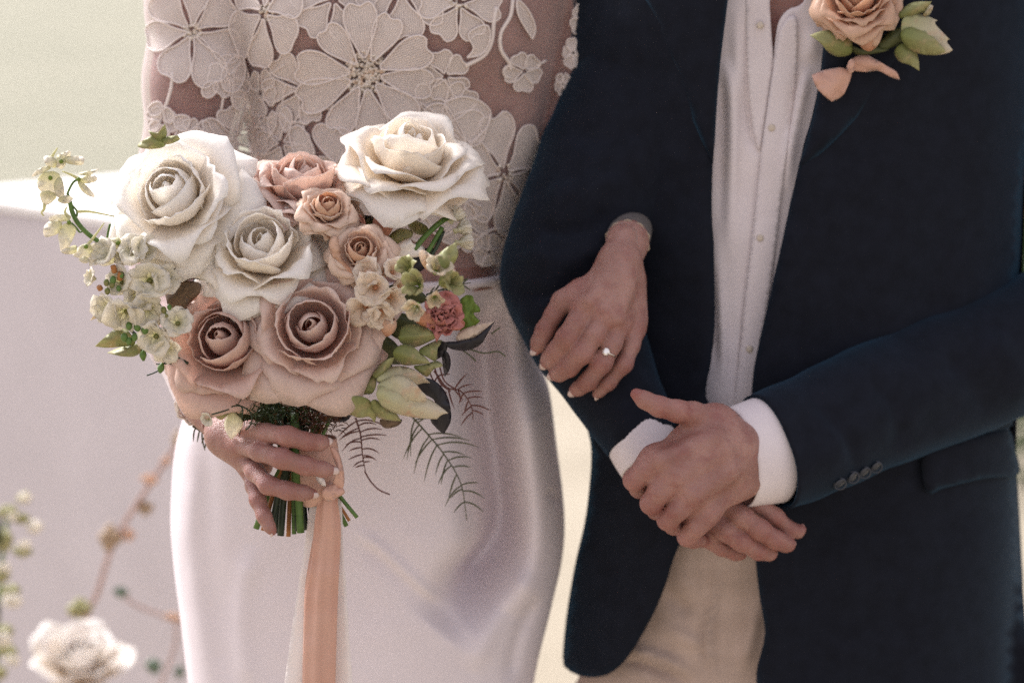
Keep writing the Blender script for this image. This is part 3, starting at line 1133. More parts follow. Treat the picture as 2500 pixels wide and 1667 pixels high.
# body: chest, hips and both hands
c7 = crop(1450, 900, 3.137)
H_palm = []
ki = [J(*c7([p[:2]])[0], p[2], p[3]) for p in ((470, 700, -.178, 30), (590, 830, -.186, 31), (730, 965, -.184, 30), (850, 1100, -.172, 27))]
wi = [J(*c7([p[:2]])[0], p[2], p[3]) for p in ((960, 440, -.150, 40), (1010, 580, -.160, 40), (1060, 740, -.158, 38), (1100, 880, -.148, 34))]
for a, b in zip(wi, ki):
    H_palm.append((a, b))
H_palm += [(wi[0], wi[3]), (ki[0], ki[3]), (J(*c7([(1130, 560)])[0], -.145, 46), J(*c7([(1200, 800)])[0], -.135, 46)), (J(*c7([(700, 560)])[0], -.158, 36), J(*c7([(920, 430)])[0], -.145, 38))]
for (x0, y0), (x1, y1) in (((930, 520), (520, 700)), ((980, 640), (640, 830)), ((1030, 790), (770, 965))):
    H_palm.append((J(*c7([(x0, y0)])[0], -.180, 20), J(*c7([(x1, y1)])[0], -.196, 17)))
H_fing = [
    CH(c7, [(900, 400, -.150, 36), (760, 350, -.165, 30), (640, 325, -.175, 26), (500, 290, -.180, 24), (390, 240, -.182, 20), (325, 195, -.182, 15)]),
    CH(c7, [(470, 700, -.178, 28), (380, 780, -.185, 26), (310, 850, -.182, 26), (345, 915, -.160, 22), (420, 960, -.135, 20)]),
    CH(c7, [(590, 830, -.186, 28), (500, 940, -.192, 27), (440, 1030, -.188, 26), (480, 1080, -.166, 22), (560, 1110, -.140, 20)]),
    CH(c7, [(730, 965, -.184, 28), (640, 1080, -.190, 26), (565, 1155, -.184, 25), (610, 1200, -.162, 21), (690, 1220, -.138, 19)]),
    CH(c7, [(850, 1100, -.172, 26), (780, 1210, -.178, 24), (715, 1285, -.172, 23), (760, 1310, -.150, 19), (830, 1320, -.130, 17)]),
]
V1, F1 = hand_mesh(H_palm, H_fing, kp=.016, kj=.010)
U_palm = [(J(*c7([(560, 760)])[0], -.095, 56), J(*c7([(800, 950)])[0], -.112, 52)), (J(*c7([(720, 820)])[0], -.105, 50), J(*c7([(1000, 1010)])[0], -.118, 40)), (J(*c7([(450, 640)])[0], -.085, 60), J(*c7([(600, 800)])[0], -.095, 55)),
          (J(*c7([(800, 980)])[0], -.112, 50), J(*c7([(900, 1200)])[0], -.116, 32))]
U_fing = [
    CH(c7, [(1080, 930, -.112, 26), (1230, 1020, -.118, 23), (1390, 1130, -.120, 20), (1500, 1230, -.116, 18), (1560, 1245, -.112, 15), (1590, 1225, -.110, 11)]),
    CH(c7, [(1000, 1010, -.124, 28), (1130, 1130, -.134, 26), (1270, 1230, -.136, 25), (1390, 1310, -.130, 23), (1470, 1340, -.124, 19), (1492, 1345, -.122, 16)]),
    CH(c7, [(900, 1130, -.126, 26), (1010, 1240, -.134, 25), (1130, 1320, -.134, 24), (1260, 1395, -.128, 21), (1340, 1415, -.122, 16), (1362, 1418, -.120, 13)]),
    CH(c7, [(820, 1180, -.116, 24), (900, 1310, -.118, 22), (980, 1370, -.118, 19), (1080, 1410, -.114, 17), (1130, 1420, -.112, 14)]),
]
V2, F2 = hand_mesh(U_palm, U_fing, kp=.016)
chest = [J(1925, -160, .16, 330), J(1925, 300, .15, 330)]
g_arm_r = [J(1700, -100, .12, 120), J(1560, 260, .09, 115), J(1400, 670, .03, 100), J(1520, 980, -.05, 72), J(*c7([(450, 640)])[0], -.085, 60)]
g_arm_l = [J(2560, -100, .14, 120), J(2640, 740, .10, 100), J(2300, 930, .0, 90), J(1930, 1080, -.10, 66), J(*c7([(1180, 700)])[0], -.140, 52)]
hips = [J(1780, 1150, .14, 220), J(2070, 1150, .14, 220)]
def gb_fn(Q):
    d = smin(chain_d(Q, chest, .05), chain_d(Q, hips, .05), .12)
    return np.minimum(np.minimum(d, chain_d(Q, g_arm_r, .02)), chain_d(Q, g_arm_l, .02))
V3, F3 = sdf_mesh(gb_fn, (P(1250, 0, .1).x, -.20, .80), (P(2800, 0, .1).x, .33, P(0, -80, .1).z), .008, 2)
Vj, Fj = JOIN([(V1, F1), (V2, F2), (V3, F3)])
gbody = MESH('body', Vj, Fj, M['skin_groom'], groom, attr=redness(Vj, H_fing + U_fing), label='clasped bare hands and open neck of the groom')
nail(U_fing[0], 'fingernail', gbody, M['nail_bare'], (-.35, -.6, .8), l=1.0)
nail(U_fing[1], 'fingernail', gbody, M['nail_bare'], (.45, -.75, .6), l=.9)
nail(U_fing[2], 'fingernail', gbody, M['nail_bare'], (.5, -.75, .4), l=.9)

# trousers
t_rid = [([(1757, 1320), (1744, 1462), (1730, 1552), (1736, 1606), (1760, 1690)], -0.0066, 6), ([(1744, 1340), (1732, 1462), (1717, 1552), (1722, 1606), (1742, 1690)], 0.0044, 7),
         ([(1500, 1578), (1560, 1592), (1634, 1614), (1700, 1650)], -0.0132, 11), ([(1490, 1600), (1560, 1615), (1630, 1640), (1690, 1675)], 0.0132, 14), ([(1610, 1430), (1660, 1470), (1700, 1500)], 0.0088, 24),
         ([(1860, 1450), (1830, 1560), (1810, 1640)], -0.0088, 14), ([(1600, 1520), (1680, 1560), (1720, 1580)], -0.0066, 16)]
def trou(x, z):
    return jack(x, z, -.012) + .012
trousers = panel('trousers', [(1560, 980), (2400, 980), (2420, 1400), (2440, 1820), (1417, 1820), (1420, 1640), (1455, 1500), (1500, 1300), (1530, 1150)], trou, M['check'], groom, 13, .003, t_rid, True, .004)
# back of the hips and the two legs down to the ground
V, Fc = [], []
for i, z_ in enumerate(np.linspace(P(0, 980, 0).z, P(0, 1790, 0).z, 8)):
    for k_ in range(33):
        a = math.pi * k_ / 32
        V.append((GX + (GW - .016 if math.cos(a) > 0 else .165) * math.cos(a), GYC - .02 + .13 * math.sin(a), z_))
Fc = [(i * 33 + k_, i * 33 + k_ + 1, (i + 1) * 33 + k_ + 1, (i + 1) * 33 + k_) for i in range(7) for k_ in range(32)]
MESH('seat_panel', V, Fc, M['check'], trousers, thick=.003)
for s in (-1, 1):
    V, Fc = tube([(Vector((GX + s * .112, .14, .61)), .100, .11), (Vector((GX + s * .11, .13, .45)), .085, .09), (Vector((GX + s * .115, .14, .10)), .075, .08)], 24, 6)
    MESH('trouser_leg', V, Fc, M['check'], trousers)
    V, Fc = ball((GX + s * .12, .05, .06), (.05, .14, .055), 16, 10)
    MESH('shoe', V, Fc, M['wool_button'], groom)

# shirt
s_rid = [([(1766, 140), (1784, 200), (1790, 300), (1788, 446), (1780, 640)], -.010, 13), ([(1758, 190), (1766, 260), (1764, 400), (1760, 560)], .007, 10), ([(1812, 20), (1818, 200), (1832, 330), (1850, 385)], .007, 9),
         ([(1800, 10), (1804, 160), (1815, 260)], -.006, 12), ([(1975, 160), (1956, 230), (1930, 357), (1922, 470)], -.010, 11), ([(1950, 170), (1936, 260), (1915, 380)], .005, 11), ([(1752, 560), (1757, 720), (1768, 860), (1766, 950)], -.006, 10), ([(1742, 640), (1745, 800), (1748, 900)], .006, 8),
         ([(1788, 700), (1780, 850), (1785, 960)], .005, 9), ([(1846, 400), (1834, 560), (1816, 700), (1804, 860), (1796, 980)], .004, 7), ([(1990, 60), (1975, 160)], -.005, 18)]
def shir(x, z):
    return jack(x, z, -.004) + .016
shirt = panel('shirt', [(1735, -70), (1872, -70), (1879, 20), (1884, 90), (1888, 150, 1), (1893, 100), (1902, 52), (1925, 24), (1962, 5), (1990, -70), (2120, -70), (2090, 120), (2030, 330), (1980, 520), (1935, 740), (1900, 930), (1880, 1060), (1700, 1060), (1690, 900), (1700, 700), (1705, 400), (1710, 150)], shir, M['shirt'], groom, 11, .0015, s_rid, False, .002)
panel('placket', [(1890, 155), (1905, 75), (1930, 40), (1946, 60), (1942, 200), (1925, 330), (1905, 500), (1882, 690), (1858, 850), (1842, 985), (1797, 985), (1806, 850), (1822, 700), (1842, 530), (1856, 395), (1868, 300)], lambda x, z: shir(x, z) - .0035, M['shirt'], shirt, 10, .002, s_rid[4:], False, .0016)
panel('front_edge', [(1826, -70), (1872, -70), (1880, 30), (1884, 100), (1886, 150), (1866, 300), (1853, 370), (1836, 300), (1826, 180), (1822, 60)], lambda x, z: shir(x, z) - .001, M['shirt'], shirt, 10, .002, [([(1826, 60), (1830, 190), (1842, 310)], -.002, 6)], False, .0012)
for x, y in ((1884, 312), (1856, 581), (1830, 852), (1856, 62)):
    w = drape(x, y, lambda a, b: shir(a, b) - .0056)
    V, Fc = ball(w, (.0038, .0038, .0011), 12, 6, (0, -1, .1))
    MESH('button', V, Fc, M['shirt_button'], shirt)

def sleeve(path, name, mat, parent, n=40, per=10, fold=.004, seed=1.0, thick=.003, folds=()):
    V, Fc = tube(path, n, per, False)
    V = np.array(V)
    V0 = V.copy()
    cen = V.reshape(-1, n, 3).mean(1).repeat(n, 0)
    nn = V - cen
    nn /= np.linalg.norm(nn, axis=1)[:, None] + 1e-9
    amp = np.array([fold * nz(v, 9, seed) + fold * .4 * nz(v, 28, seed * 2) for v in V0])
    for line, a_, wd in folds:
        p2 = np.array([proj(v) for v in V0])
        d, fr_ = segdist(p2, catmull(line, 6))
        amp += a_ * np.exp(-(d / wd) ** 2) * np.clip(np.minimum(fr_, 1 - fr_) * 6, 0, 1) * (nn[:, 1] < .1)
    V = V + nn * amp[:, None]
    o = MESH(name, V, Fc, mat, parent, thick=thick)
    return o, V, Fc

# jacket: back, two fronts, lapels, sleeves, flap and buttons
V, Fc = [], []
zt, zb = P(0, -120, .2).z, P(0, 1640, .1).z
for i, z_ in enumerate(np.linspace(zt, zb, 12)):
    for k_ in range(41):
        a = math.pi * k_ / 40
        V.append((GX + (GW + .006 if math.cos(a) > 0 else .18) * math.cos(a), GYC + .14 * math.sin(a), z_))
Fc = [(i * 41 + k_, i * 41 + k_ + 1, (i + 1) * 41 + k_ + 1, (i + 1) * 41 + k_) for i in range(11) for k_ in range(40)]
jacket = MESH('jacket', V, Fc, M['wool'], groom, thick=.004)
def jf(x, z):
    return jack(x, z, .004) - .004
panel('front_panel', [(1448, 1100), (1436, 1250), (1408, 1380), (1388, 1500), (1379, 1612), (1398, 1638), (1440, 1650), (1490, 1642), (1535, 1600), (1572, 1540), (1612, 1460), (1652, 1340), (1700, 1240), (1745, 1120), (1738, 1010), (1722, 960), (1735, 880), (1744, 780), (1741, 600), (1737, 480), (1743, 330), (1756, 150), (1775, 0), (1785, -90), (1430, -90), (1400, 300), (1400, 700), (1430, 1000)], jf, M['wool'], jacket, 22, .005, [], False, .006, rim=.004)
panel('front_panel', [(2000, -90), (2012, 20), (2010, 120), (1992, 250), (1957, 380), (1920, 550), (1882, 720), (1852, 850), (1836, 960), (1836, 1100), (1841, 1250), (1850, 1400), (1870, 1530), (1905, 1720), (2540, 1740), (2504, 1540), (2492, 1400), (2478, 1170), (2458, 1030), (2470, 800), (2490, 500), (2490, -90)], jf, M['wool'], jacket, 24, .005, [], False, .006, rim=.004)
def lp(x, z):
    return jack(x, z, .006) - .0085
panel('lapel', [(1786, -90), (1776, 0), (1754, 190), (1741, 400, 1), (1700, 310), (1650, 180), (1600, 60), (1570, -90)], lp, M['wool'], jacket, 18, .002, [], rim=.006)
panel('lapel', [(2000, -90), (2014, 30), (2010, 130), (1992, 260), (1950, 415, 1), (2040, 340), (2170, 190), (2230, 60), (2260, -90)], lp, M['wool'], jacket, 18, .002, [], rim=.006)
R_path = [(P(1720, -230, .13), 215 * SC(.1), .085), (P(1668, 0, .10), 190 * SC(.1), .082), (P(1568, 250, .075), 186 * SC(.07), .078), (P(1482, 440, .05), 178 * SC(.05), .072), (P(1418, 570, .025), 170 * SC(.02), .066), (P(1388, 675, .008), 163 * SC(0), .060),
          (P(1420, 780, -.012), 142 * SC(0), .054), (P(1478, 900, -.035), 118 * SC(0), .047), (P(1530, 1000, -.058), 102 * SC(0), .042), (P(1567, 1080, -.078), 88 * SC(0), .037)]
slv, Vs, Fs = sleeve(R_path, 'sleeve', M['wool'], jacket, 64, 14, .006, 1.3, folds=[([(1250, 700), (1340, 720), (1430, 660)], -.007, 16), ([(1270, 760), (1350, 790), (1420, 760)], .005, 18), ([(1380, 330), (1480, 340), (1600, 300)], -.005, 30), ([(1300, 560), (1400, 560), (1500, 520)], -.008, 22), ([(1280, 620), (1380, 640), (1480, 600)], .007, 24), ([(1330, 470), (1420, 470), (1520, 430)], .006, 26), ([(1330, 820), (1400, 740)], -.005, 20)])
L_path = [(P(2790, -150, .16), 200 * SC(.1), .085), (P(2800, 380, .15), 185 * SC(.1), .08), (P(2700, 720, .11), 175 * SC(.1), .075), (P(2520, 830, .06), 165 * SC(.05), .068), (P(2330, 910, .01), 160 * SC(0), .062), (P(2140, 992, -.04), 153 * SC(0), .056), (P(1990, 1055, -.080), 149 * SC(-.05), .050), (P(1874, 1100, -.108), 145 * SC(-.08), .046)]
sll, Vl, Fl = sleeve(L_path, 'sleeve', M['wool'], jacket, 64, 14, .006, 2.7, folds=[([(1980, 960), (2060, 1060), (2100, 1170)], -.004, 18), ([(2120, 920), (2190, 1010), (2200, 1100)], -.005, 24), ([(2300, 860), (2380, 940), (2420, 1040)], -.006, 28), ([(2400, 820), (2470, 900), (2500, 1000)], .006, 28)])
M['sleeve_button'] = cloth_mat('sleeve_button', '#262931', '#32363f', .3, 0, spec=.5)
bl = BVHTree.FromPolygons([Vector(v) for v in Vl], [list(f) for f in Fl])
for x, y in ((2046, 1174), (2076, 1160), (2105, 1147), (2133, 1133)):
    w = cast(bl, x, y, .0034)
    n = (w - cast(bl, x, y, 0)).normalized()
    V, Fc = ball(w, (.0066, .0066, .0016), 16, 6, n)
    o = MESH('button', V, Fc, M['sleeve_button'], sll)
    V, Fc = tube([(w + Vector((math.cos(a) * .0058, -.0012, math.sin(a) * .0058)), .0009) for a in np.linspace(0, 2 * math.pi, 22)], 5, 1, False)
    MESH('button_rim', V, Fc, M['sleeve_button'], sll)
panel('pocket_flap', [(2255, 1105), (2330, 1076), (2400, 1060), (2459, 1048), (2476, 1100), (2486, 1140), (2478, 1160), (2400, 1166), (2300, 1190), (2262, 1200)], lambda x, z: jack(x, z, .006) - .013, M['wool'], jacket, 14, .003, [], rim=.004)
panel('pocket_welt', [(2270, 1085), (2340, 1058), (2456, 1030), (2460, 1042), (2345, 1070), (2272, 1097)], lambda x, z: jack(x, z, .006) - .012, M['wool'], jacket, 8, .003, [])
# shirt cuffs
o, _, _ = sleeve([(P(1890, 1093, -.102), 135 * SC(-.1), .041), (P(1850, 1103, -.112), 130 * SC(-.1), .040), (P(1798, 1117, -.124), 122 * SC(-.1), .038)], 'cuff', M['shirt'], shirt, 44, 6, .0012, 3.0, .002)
o, _, _ = sleeve([(P(1550, 1045, -.070), 84 * SC(-.08), .034), (P(1572, 1090, -.080), 84 * SC(-.08), .035), (P(1592, 1128, -.088), 80 * SC(-.08), .035)], 'cuff', M['shirt'], shirt, 44, 6, .0012, 5.0, .002)

# ------------------------------------------------------------------ bouquet
M['white_petal'] = petal_mat('white_petal', '#f9ebd2', '#fefcf8', .03, .42)
M['cream_petal'] = petal_mat('cream_petal', '#f6e3c2', '#fdf9f2', .03, .42)
M['ivory_petal'] = petal_mat('ivory_petal', '#f8e8cc', '#fdfaf4', .03, .42)
M['blush_petal'] = petal_mat('blush_petal', '#d19d84', '#f2e0d5', .08, .46)
M['mauve_petal'] = petal_mat('mauve_petal', '#c9927a', '#edd6c9', .08, .46)
M['peach_light'] = petal_mat('peach_light', '#e3b48c', '#f2decb', .06, .44)
M['peach_petal'] = petal_mat('peach_petal', '#dfa67f', '#eacbb0', .08, .42)
M['coral_petal'] = petal_mat('coral_petal', '#cf8f63', '#d79d86', .14, .30)
M['pink_petal'] = petal_mat('pink_petal', '#d08a68', '#d9938c', .18, .34)
M['floret'] = petal_mat('floret_petal', '#d8d6aa', '#f6f1e4', .05, .42)
M['stock'] = petal_mat('stock_petal', '#e6c39a', '#f5ebdd', .05, .44)
M['green_bract'] = petal_mat('green_bract', '#84904c', '#bfc08a', .22, .34, '#cdb48a')
M['pale_bract'] = petal_mat('pale_bract', '#b9bd85', '#e6dcc4', .12, .34, '#d7ae90')
M['leaf_green'] = leaf_mat('leaf_green', '#5d7a2c', '#86993f', .3)
M['leaf_dark'] = leaf_mat('leaf_dark', '#1b1a1f', '#29262a', .02, .4)
M['leaf_olive'] = leaf_mat('leaf_olive', '#3d4428', '#565a36', .1)
M['leaf_brown'] = leaf_mat('leaf_brown', '#574737', '#7a6450', .12)
M['leaf_back'] = leaf_mat('leaf_back', '#c2ab94', '#d1bda8', .1, .7)
M['stem_green'] = leaf_mat('stem_green', '#44602a', '#5f7a3c', .0, .4)
M['stem_dark'] = leaf_mat('stem_dark', '#232c20', '#36412c', .0, .35)
M['stem_brown'] = leaf_mat('stem_brown', '#8d5a2e', '#a9713f', .0, .45)
M['fern_green'] = leaf_mat('fern_green', '#4c4f3a', '#5d5d46', .05)
M['fern_red'] = leaf_mat('fern_red', '#5e3a34', '#6f4740', .05)
M['fuzz_brown'] = leaf_mat('fuzz_brown', '#46281d', '#64402a', .05)
M['fuzz_green'] = leaf_mat('fuzz_green', '#2a3a22', '#43522f', .05)
t = NT('silk')
t.link(t.ramp(t.noise(14, 4), [(.3, lin('#d3a590')), (.7, lin('#dbb29e'))]), t.b.inputs['Base Color'])
t.set(Roughness=.45, Sheen_Weight=.5, Sheen_Roughness=.3)
t.bump(t.noise(900, 2), .2, .0005)
tr = t.node('ShaderNodeBsdfTranslucent')
tr.inputs['Color'].default_value = lin('#d7a78f')
mx = t.node('ShaderNodeMixShader', Fac=.2)
t.link(t.b.outputs[0], mx.inputs[1])
t.link(tr.outputs[0], mx.inputs[2])
t.link(mx.outputs[0], t.out.inputs['Surface'])
M['silk'] = t.m
t = NT('chiffon')
t.b.inputs['Base Color'].default_value = lin('#eee4de')
t.set(Roughness=.7, Sheen_Weight=.3)
tp = t.node('ShaderNodeBsdfTransparent')
mx = t.node('ShaderNodeMixShader', Fac=.86)
t.link(tp.outputs[0], mx.inputs[1])
t.link(t.b.outputs[0], mx.inputs[2])
t.link(mx.outputs[0], t.out.inputs['Surface'])
M['chiffon'] = t.m

bouquet = root('bouquet', P(715, 1150, -.21), 'hand-tied bouquet of cream and blush roses with trailing ribbons', 'bouquet')

def part(name, parent, w, label=None):
    o = bpy.data.objects.new(name, None)
    o.empty_display_size = .01
    ORG[o] = Vector(w)
    o.parent = parent
    o.location = Vector(w) - ORG[parent]
    COL.objects.link(o)
    if label: o['label'] = label
    return o

pseed = [0.0]
def petal(parent, pts, base, Yb, Yt, mat, bulge=.006, roll=.004, step=6, name='petal', wob=.0016, ridges=(), thick=.0005, gmin=0.0, rollw=8.0, label=None, ruffle=1.0):
    """petal with a traced outline, its own depth at claw and tip, cupped and with a rolled rim"""
    pseed[0] += 1.37
    v, f, d = fill(pts, step)
    b = np.array(base[:2], float)
    far = v[np.argmax(((v - b) ** 2).sum(1))] - b
    ctr = v.mean(0) - b
    ax = far * .35 + ctr
    ax /= np.linalg.norm(ax) + 1e-9
    s = (v - b) @ ax
    s = (s - s.min()) / (np.ptp(s) + 1e-9)
    lt = (v - b) @ np.array((-ax[1], ax[0]))
    lt = lt - (lt.max() + lt.min()) / 2
    lt = lt / (np.abs(lt).max() + 1e-9)
    Y = Yb + (Yt - Yb) * s + bulge * (lt ** 2 - .45) + abs(roll) * 1.1 * np.clip(s, 0, 1) ** 4 + roll * .28 * np.exp(-d / 3.2) * np.clip(s * 3, 0, 1)
    cen = v.mean(0)
    th_ = np.arctan2(v[:, 1] - cen[1], v[:, 0] - cen[0])
    ph_ = pseed[0] * 2.1
    Y += (.0016 * np.sin(4 * th_ + ph_) + .0013 * np.sin(7 * th_ - ph_ * 1.7) + .0007 * np.sin(13 * th_ + ph_ * .6)) * ruffle * np.exp(-d / 16.0) * np.clip(s * 2, 0, 1)
    for line, amp, wd in ridges:
        q, fr_ = segdist(v, catmull(line, 6))
        Y += amp * np.exp(-(q / wd) ** 2)
    W = []
    for (x, y), yy in zip(v, Y):
        yy += wob * 1.6 * nz((x, y, 0), .018, pseed[0]) + wob * .7 * nz((x, y, 0), .05, pseed[0] * 2)
        W.append(P(x, y, yy))
    return MESH(name, W, face_cam(f, W), mat, parent, attr=gmin + (1 - gmin) * s, thick=thick, label=label, uv=np.c_[lt + pseed[0], s])

class UVL(list):
    def __init__(self):
        super().__init__()
        self.uv = []

def petal3d(C, R, phi, L, W, r0, th0, th1, curl=0.0, ruf=0.0, tipk=.28, nu=9, nv=9, seed=0.0, rmin=.35, rb=0.0, tipp=2.2):
    V, g = [], UVL()
    rad, z = r0, 0.0
    prof = []
    for j in range(nv):
        v = j / (nv - 1)
        prof.append((rad, z))
        th = th0 + (th1 - th0) * v ** 1.4 + curl * max(0, v - .72) * 3.5
        rad += L / (nv - 1) * math.sin(th)
        z += L / (nv - 1) * math.cos(th)
    rs, zs, vv = [p[0] for p in prof], [p[1] for p in prof], np.linspace(0, 1, nv)
    for j in range(nv):
        for i in range(nu):
            u = i / (nu - 1) * 2 - 1
            v = j / (nv - 1) * (1 - tipk * abs(u) ** tipp)
            r_, z_ = np.interp(v, vv, rs), np.interp(v, vv, zs)
            w = W * (.25 + .75 * math.sin(min(1, v * 1.15) * math.pi / 2))
            a = phi + u * w / max(abs(r_), rmin * L)
            k = ruf * L * (v ** 2) * noise.noise(Vector((a * 2.2 + seed, v * 3, seed)))
            k2 = ruf * L * (v ** 2) * noise.noise(Vector((a * 6 + seed, v * 5, seed + 9)))
            if rb:
                e_ = rb * L * max(0, (abs(u) - .45) / .55) ** 1.6 * max(0, v - .25) * 1.3 + rb * .5 * L * max(0, (v - .82) / .18) ** 2
                r_, z_ = r_ + e_ * .75, z_ - e_ * .8
            p = Vector((r_ * math.cos(a), r_ * math.sin(a), z_ + k)) + Vector((math.cos(a), math.sin(a), 0)) * k2
            V.append(Vector(C) + R @ p)
            g.append(v)
            g.uv.append((u + seed, v))
    Fc = [(j * nu + i, j * nu + i + 1, (j + 1) * nu + i + 1, (j + 1) * nu + i) for j in range(nv - 1) for i in range(nu - 1)]
    return V, Fc, g

def rose3d(parent, px, py, Y, r, axis, mats, n=14, open_=1.0, seed=1, name='spray_rose', ruf=.08, label=None, off=None):
    C = P(px, py, Y)
    R = Vector(axis).normalized().to_track_quat('Z', 'Y').to_matrix()
    L0 = r * SC(Y)
    o = part(name, parent, C, label)
    rr = random.Random(seed)
    for i in range(n):
        f = i / (n - 1)
        th1 = math.radians(-24 + (30 + 74 * open_) * f ** 1.1)
        th0 = math.radians(6 + 42 * f * open_)
        L = L0 * (.82 + .36 * f)
        V, Fc, g = petal3d(C - R @ Vector((0, 0, L0 * .45)), R, i * 2.399 + rr.uniform(-.2, .2), L, L * (.55 + .12 * f), L0 * (.05 + .12 * f), th0, th1, .35 * f * open_, ruf, .22, 9, 9, seed + i * 1.7, .30)
        MESH('petal', V, Fc, mats[min(len(mats) - 1, int(f * len(mats)))], o, attr=g, uv=g.uv, thick=.0006)
    return o

def floret(parent, px, py, Y, r, axis, mat, n=5, seed=1, name='floret', th=(.35, 1.45), ruf=.12, centre='leaf_green', tipk=.3, wide=.52):
    C = P(px, py, Y)
    R = Vector(axis).normalized().to_track_quat('Z', 'Y').to_matrix()
    L0 = r * SC(Y)
    o = part(name, parent, C)
    rr = random.Random(seed)
    p0 = rr.uniform(0, 6)
    for i in range(n):
        L = L0 * rr.uniform(.85, 1.12)
        V, Fc, g = petal3d(C, R, p0 + 2 * math.pi * i / n + rr.uniform(-.15, .15), L, L * wide, L0 * .06, th[0], th[1] + rr.uniform(-.35, .3), .3, ruf, tipk, 7, 7, seed * 3.1 + i, .5)
        MESH('petal', V, Fc, mat, o, attr=g, uv=g.uv, thick=.0005)
    V, Fc = ball(C + R @ Vector((0, 0, L0 * .10)), L0 * .13, 7, 5)
    MESH('floret_eye', V, Fc, M[centre], o)
    return o

def stem(parent, pts, r, mat, name='stem', n=7, per=5):
    V, Fc = tube([(P(*p[:3]), (p[3] if len(p) > 3 else r) * SC(p[2])) for p in pts], n, per)
    return MESH(name, V, Fc, mat, parent)

def bud(parent, px, py, Y, rx, ry, ang, mat, name='bud', n=4):
    """closed bud of overlapping petals"""
    o = part(name, parent, P(px, py, Y))
    a = math.radians(ang)
    axis = Vector((math.sin(a), -.25, math.cos(a)))
    R = axis.normalized().to_track_quat('Z', 'Y').to_matrix()
    k = SC(Y)
    for i in range(n):
        L = 2.1 * ry * k
        V, Fc, g = petal3d(P(px, py, Y) - R @ Vector((0, 0, ry * k)), R, i * 2 * math.pi / n + .4, L, rx * k * 1.5, rx * k * .2, .75, -.85, 0, .05, .3, 9, 9, px + i, .3)
        MESH('petal', V, Fc, mat, o, attr=g, uv=g.uv, thick=.0005)
    return o

cA, cB, cR, cG, cL, c3 = crop(250, 330, 3.92), crop(550, 230, 2.24), crop(780, 460, 4.611), crop(780, 720, 4.611), crop(200, 580, 4.356), crop(400, 600, 3.137)


def rose_hero(label, px, py, Y, r, axis, mat, seed, open_=1.0, inner=None, spin=0.0, name='rose'):
    """garden rose: a coiled heart, cupped petals round it, reflexed pointed petals outside"""
    C = P(px, py, Y)
    R = Vector(axis).normalized().to_track_quat('Z', 'Y').to_matrix()
    L0 = r * SC(Y)
    o = part(name, bouquet, C, label)
    rr = random.Random(seed)
    base = C - R @ Vector((0, 0, L0 * .42))
    rad = math.radians
    whorls = [(1, 1.04, 16, -24, 0, .95, 0, .006, 0), (2, 1.12, 38, -50, 0, .62, .02, .01, 0), (3, 1.16, 54, -44, .04, .60, .04, .02, .0), (3, 1.16, 60, -26, .35, .68, .16, .04, .1), (4, 1.12, 62, 18, .95, .72, .34, .08, .5),
              (5, 1.08, 64, 62, .9, .78, .42, .12, 1.0), (5, 1.08, 70, 88, .8, .80, .46, .16, 1.0), (5, 1.02, 80, 106, .7, .78, .42, .16, 1.0)]
    ph = spin
    for w_, (n, Lf, t0, t1, curl, Wf, rb, r0, op) in enumerate(whorls):
        for i in range(n):
            L = L0 * Lf * rr.uniform(.88, 1.10)
            k = 1 - op + op * open_
            V, Fc, g = petal3d(base, R, ph + 2 * math.pi * i / n + rr.uniform(-.36, .36) * min(1, w_ / 3), L, L * Wf * rr.uniform(.92, 1.1), L0 * r0, rad(t0 * (.5 + .5 * k)), rad(t1 * k + rr.uniform(-18, 16) * min(1, w_ / 5)), curl * rr.uniform(.5, 1.3), rr.uniform(.04, .11) if w_ > 2 else .03,
                                rr.uniform(.20, .34), 17, 15, seed * 5.3 + w_ * 3 + i * 1.7, .30, rb * rr.uniform(.5, 1.35), rr.uniform(1.15, 1.8))
            MESH('petal', V, Fc, (inner if w_ < 3 and inner else M[mat]), o, attr=g, uv=g.uv, thick=.0005)
        ph += 2.399 * .5 + .4
    return o
W_, C_, I_, B_, U_ = 'white_petal', 'cream_petal', 'ivory_petal', 'blush_petal', 'mauve_petal'
rose_hero('blush rose seen from the side between the two white roses', 735, 455, -.150, 128, (.10, -.30, .95), B_, 12, .80, spin=.4)
rose_hero('tall cream rose at the upper right of the bouquet', 1000, 385, -.150, 152, (.10, -.42, .91), C_, 13, .92, spin=1.0)
rose_hero('large open white rose at the upper left of the bouquet', 425, 480, -.195, 150, (-.20, -.85, .48), W_, 11, .95, spin=.2)
rose_hero('open ivory rose at the middle left of the bouquet', 640, 610, -.208, 135, (.0, -.72, .69), I_, 14, 1.0, spin=.9)
rose_hero('half open blush rose at the lower left of the bouquet', 552, 835, -.215, 142, (-.12, -.90, .40), U_, 15, .95, spin=.0)
rose_hero('largest blush rose with folded petals at the front of the bouquet', 764, 802, -.235, 150, (-.02, -.92, .38), B_, 16, 1.0, spin=.5)

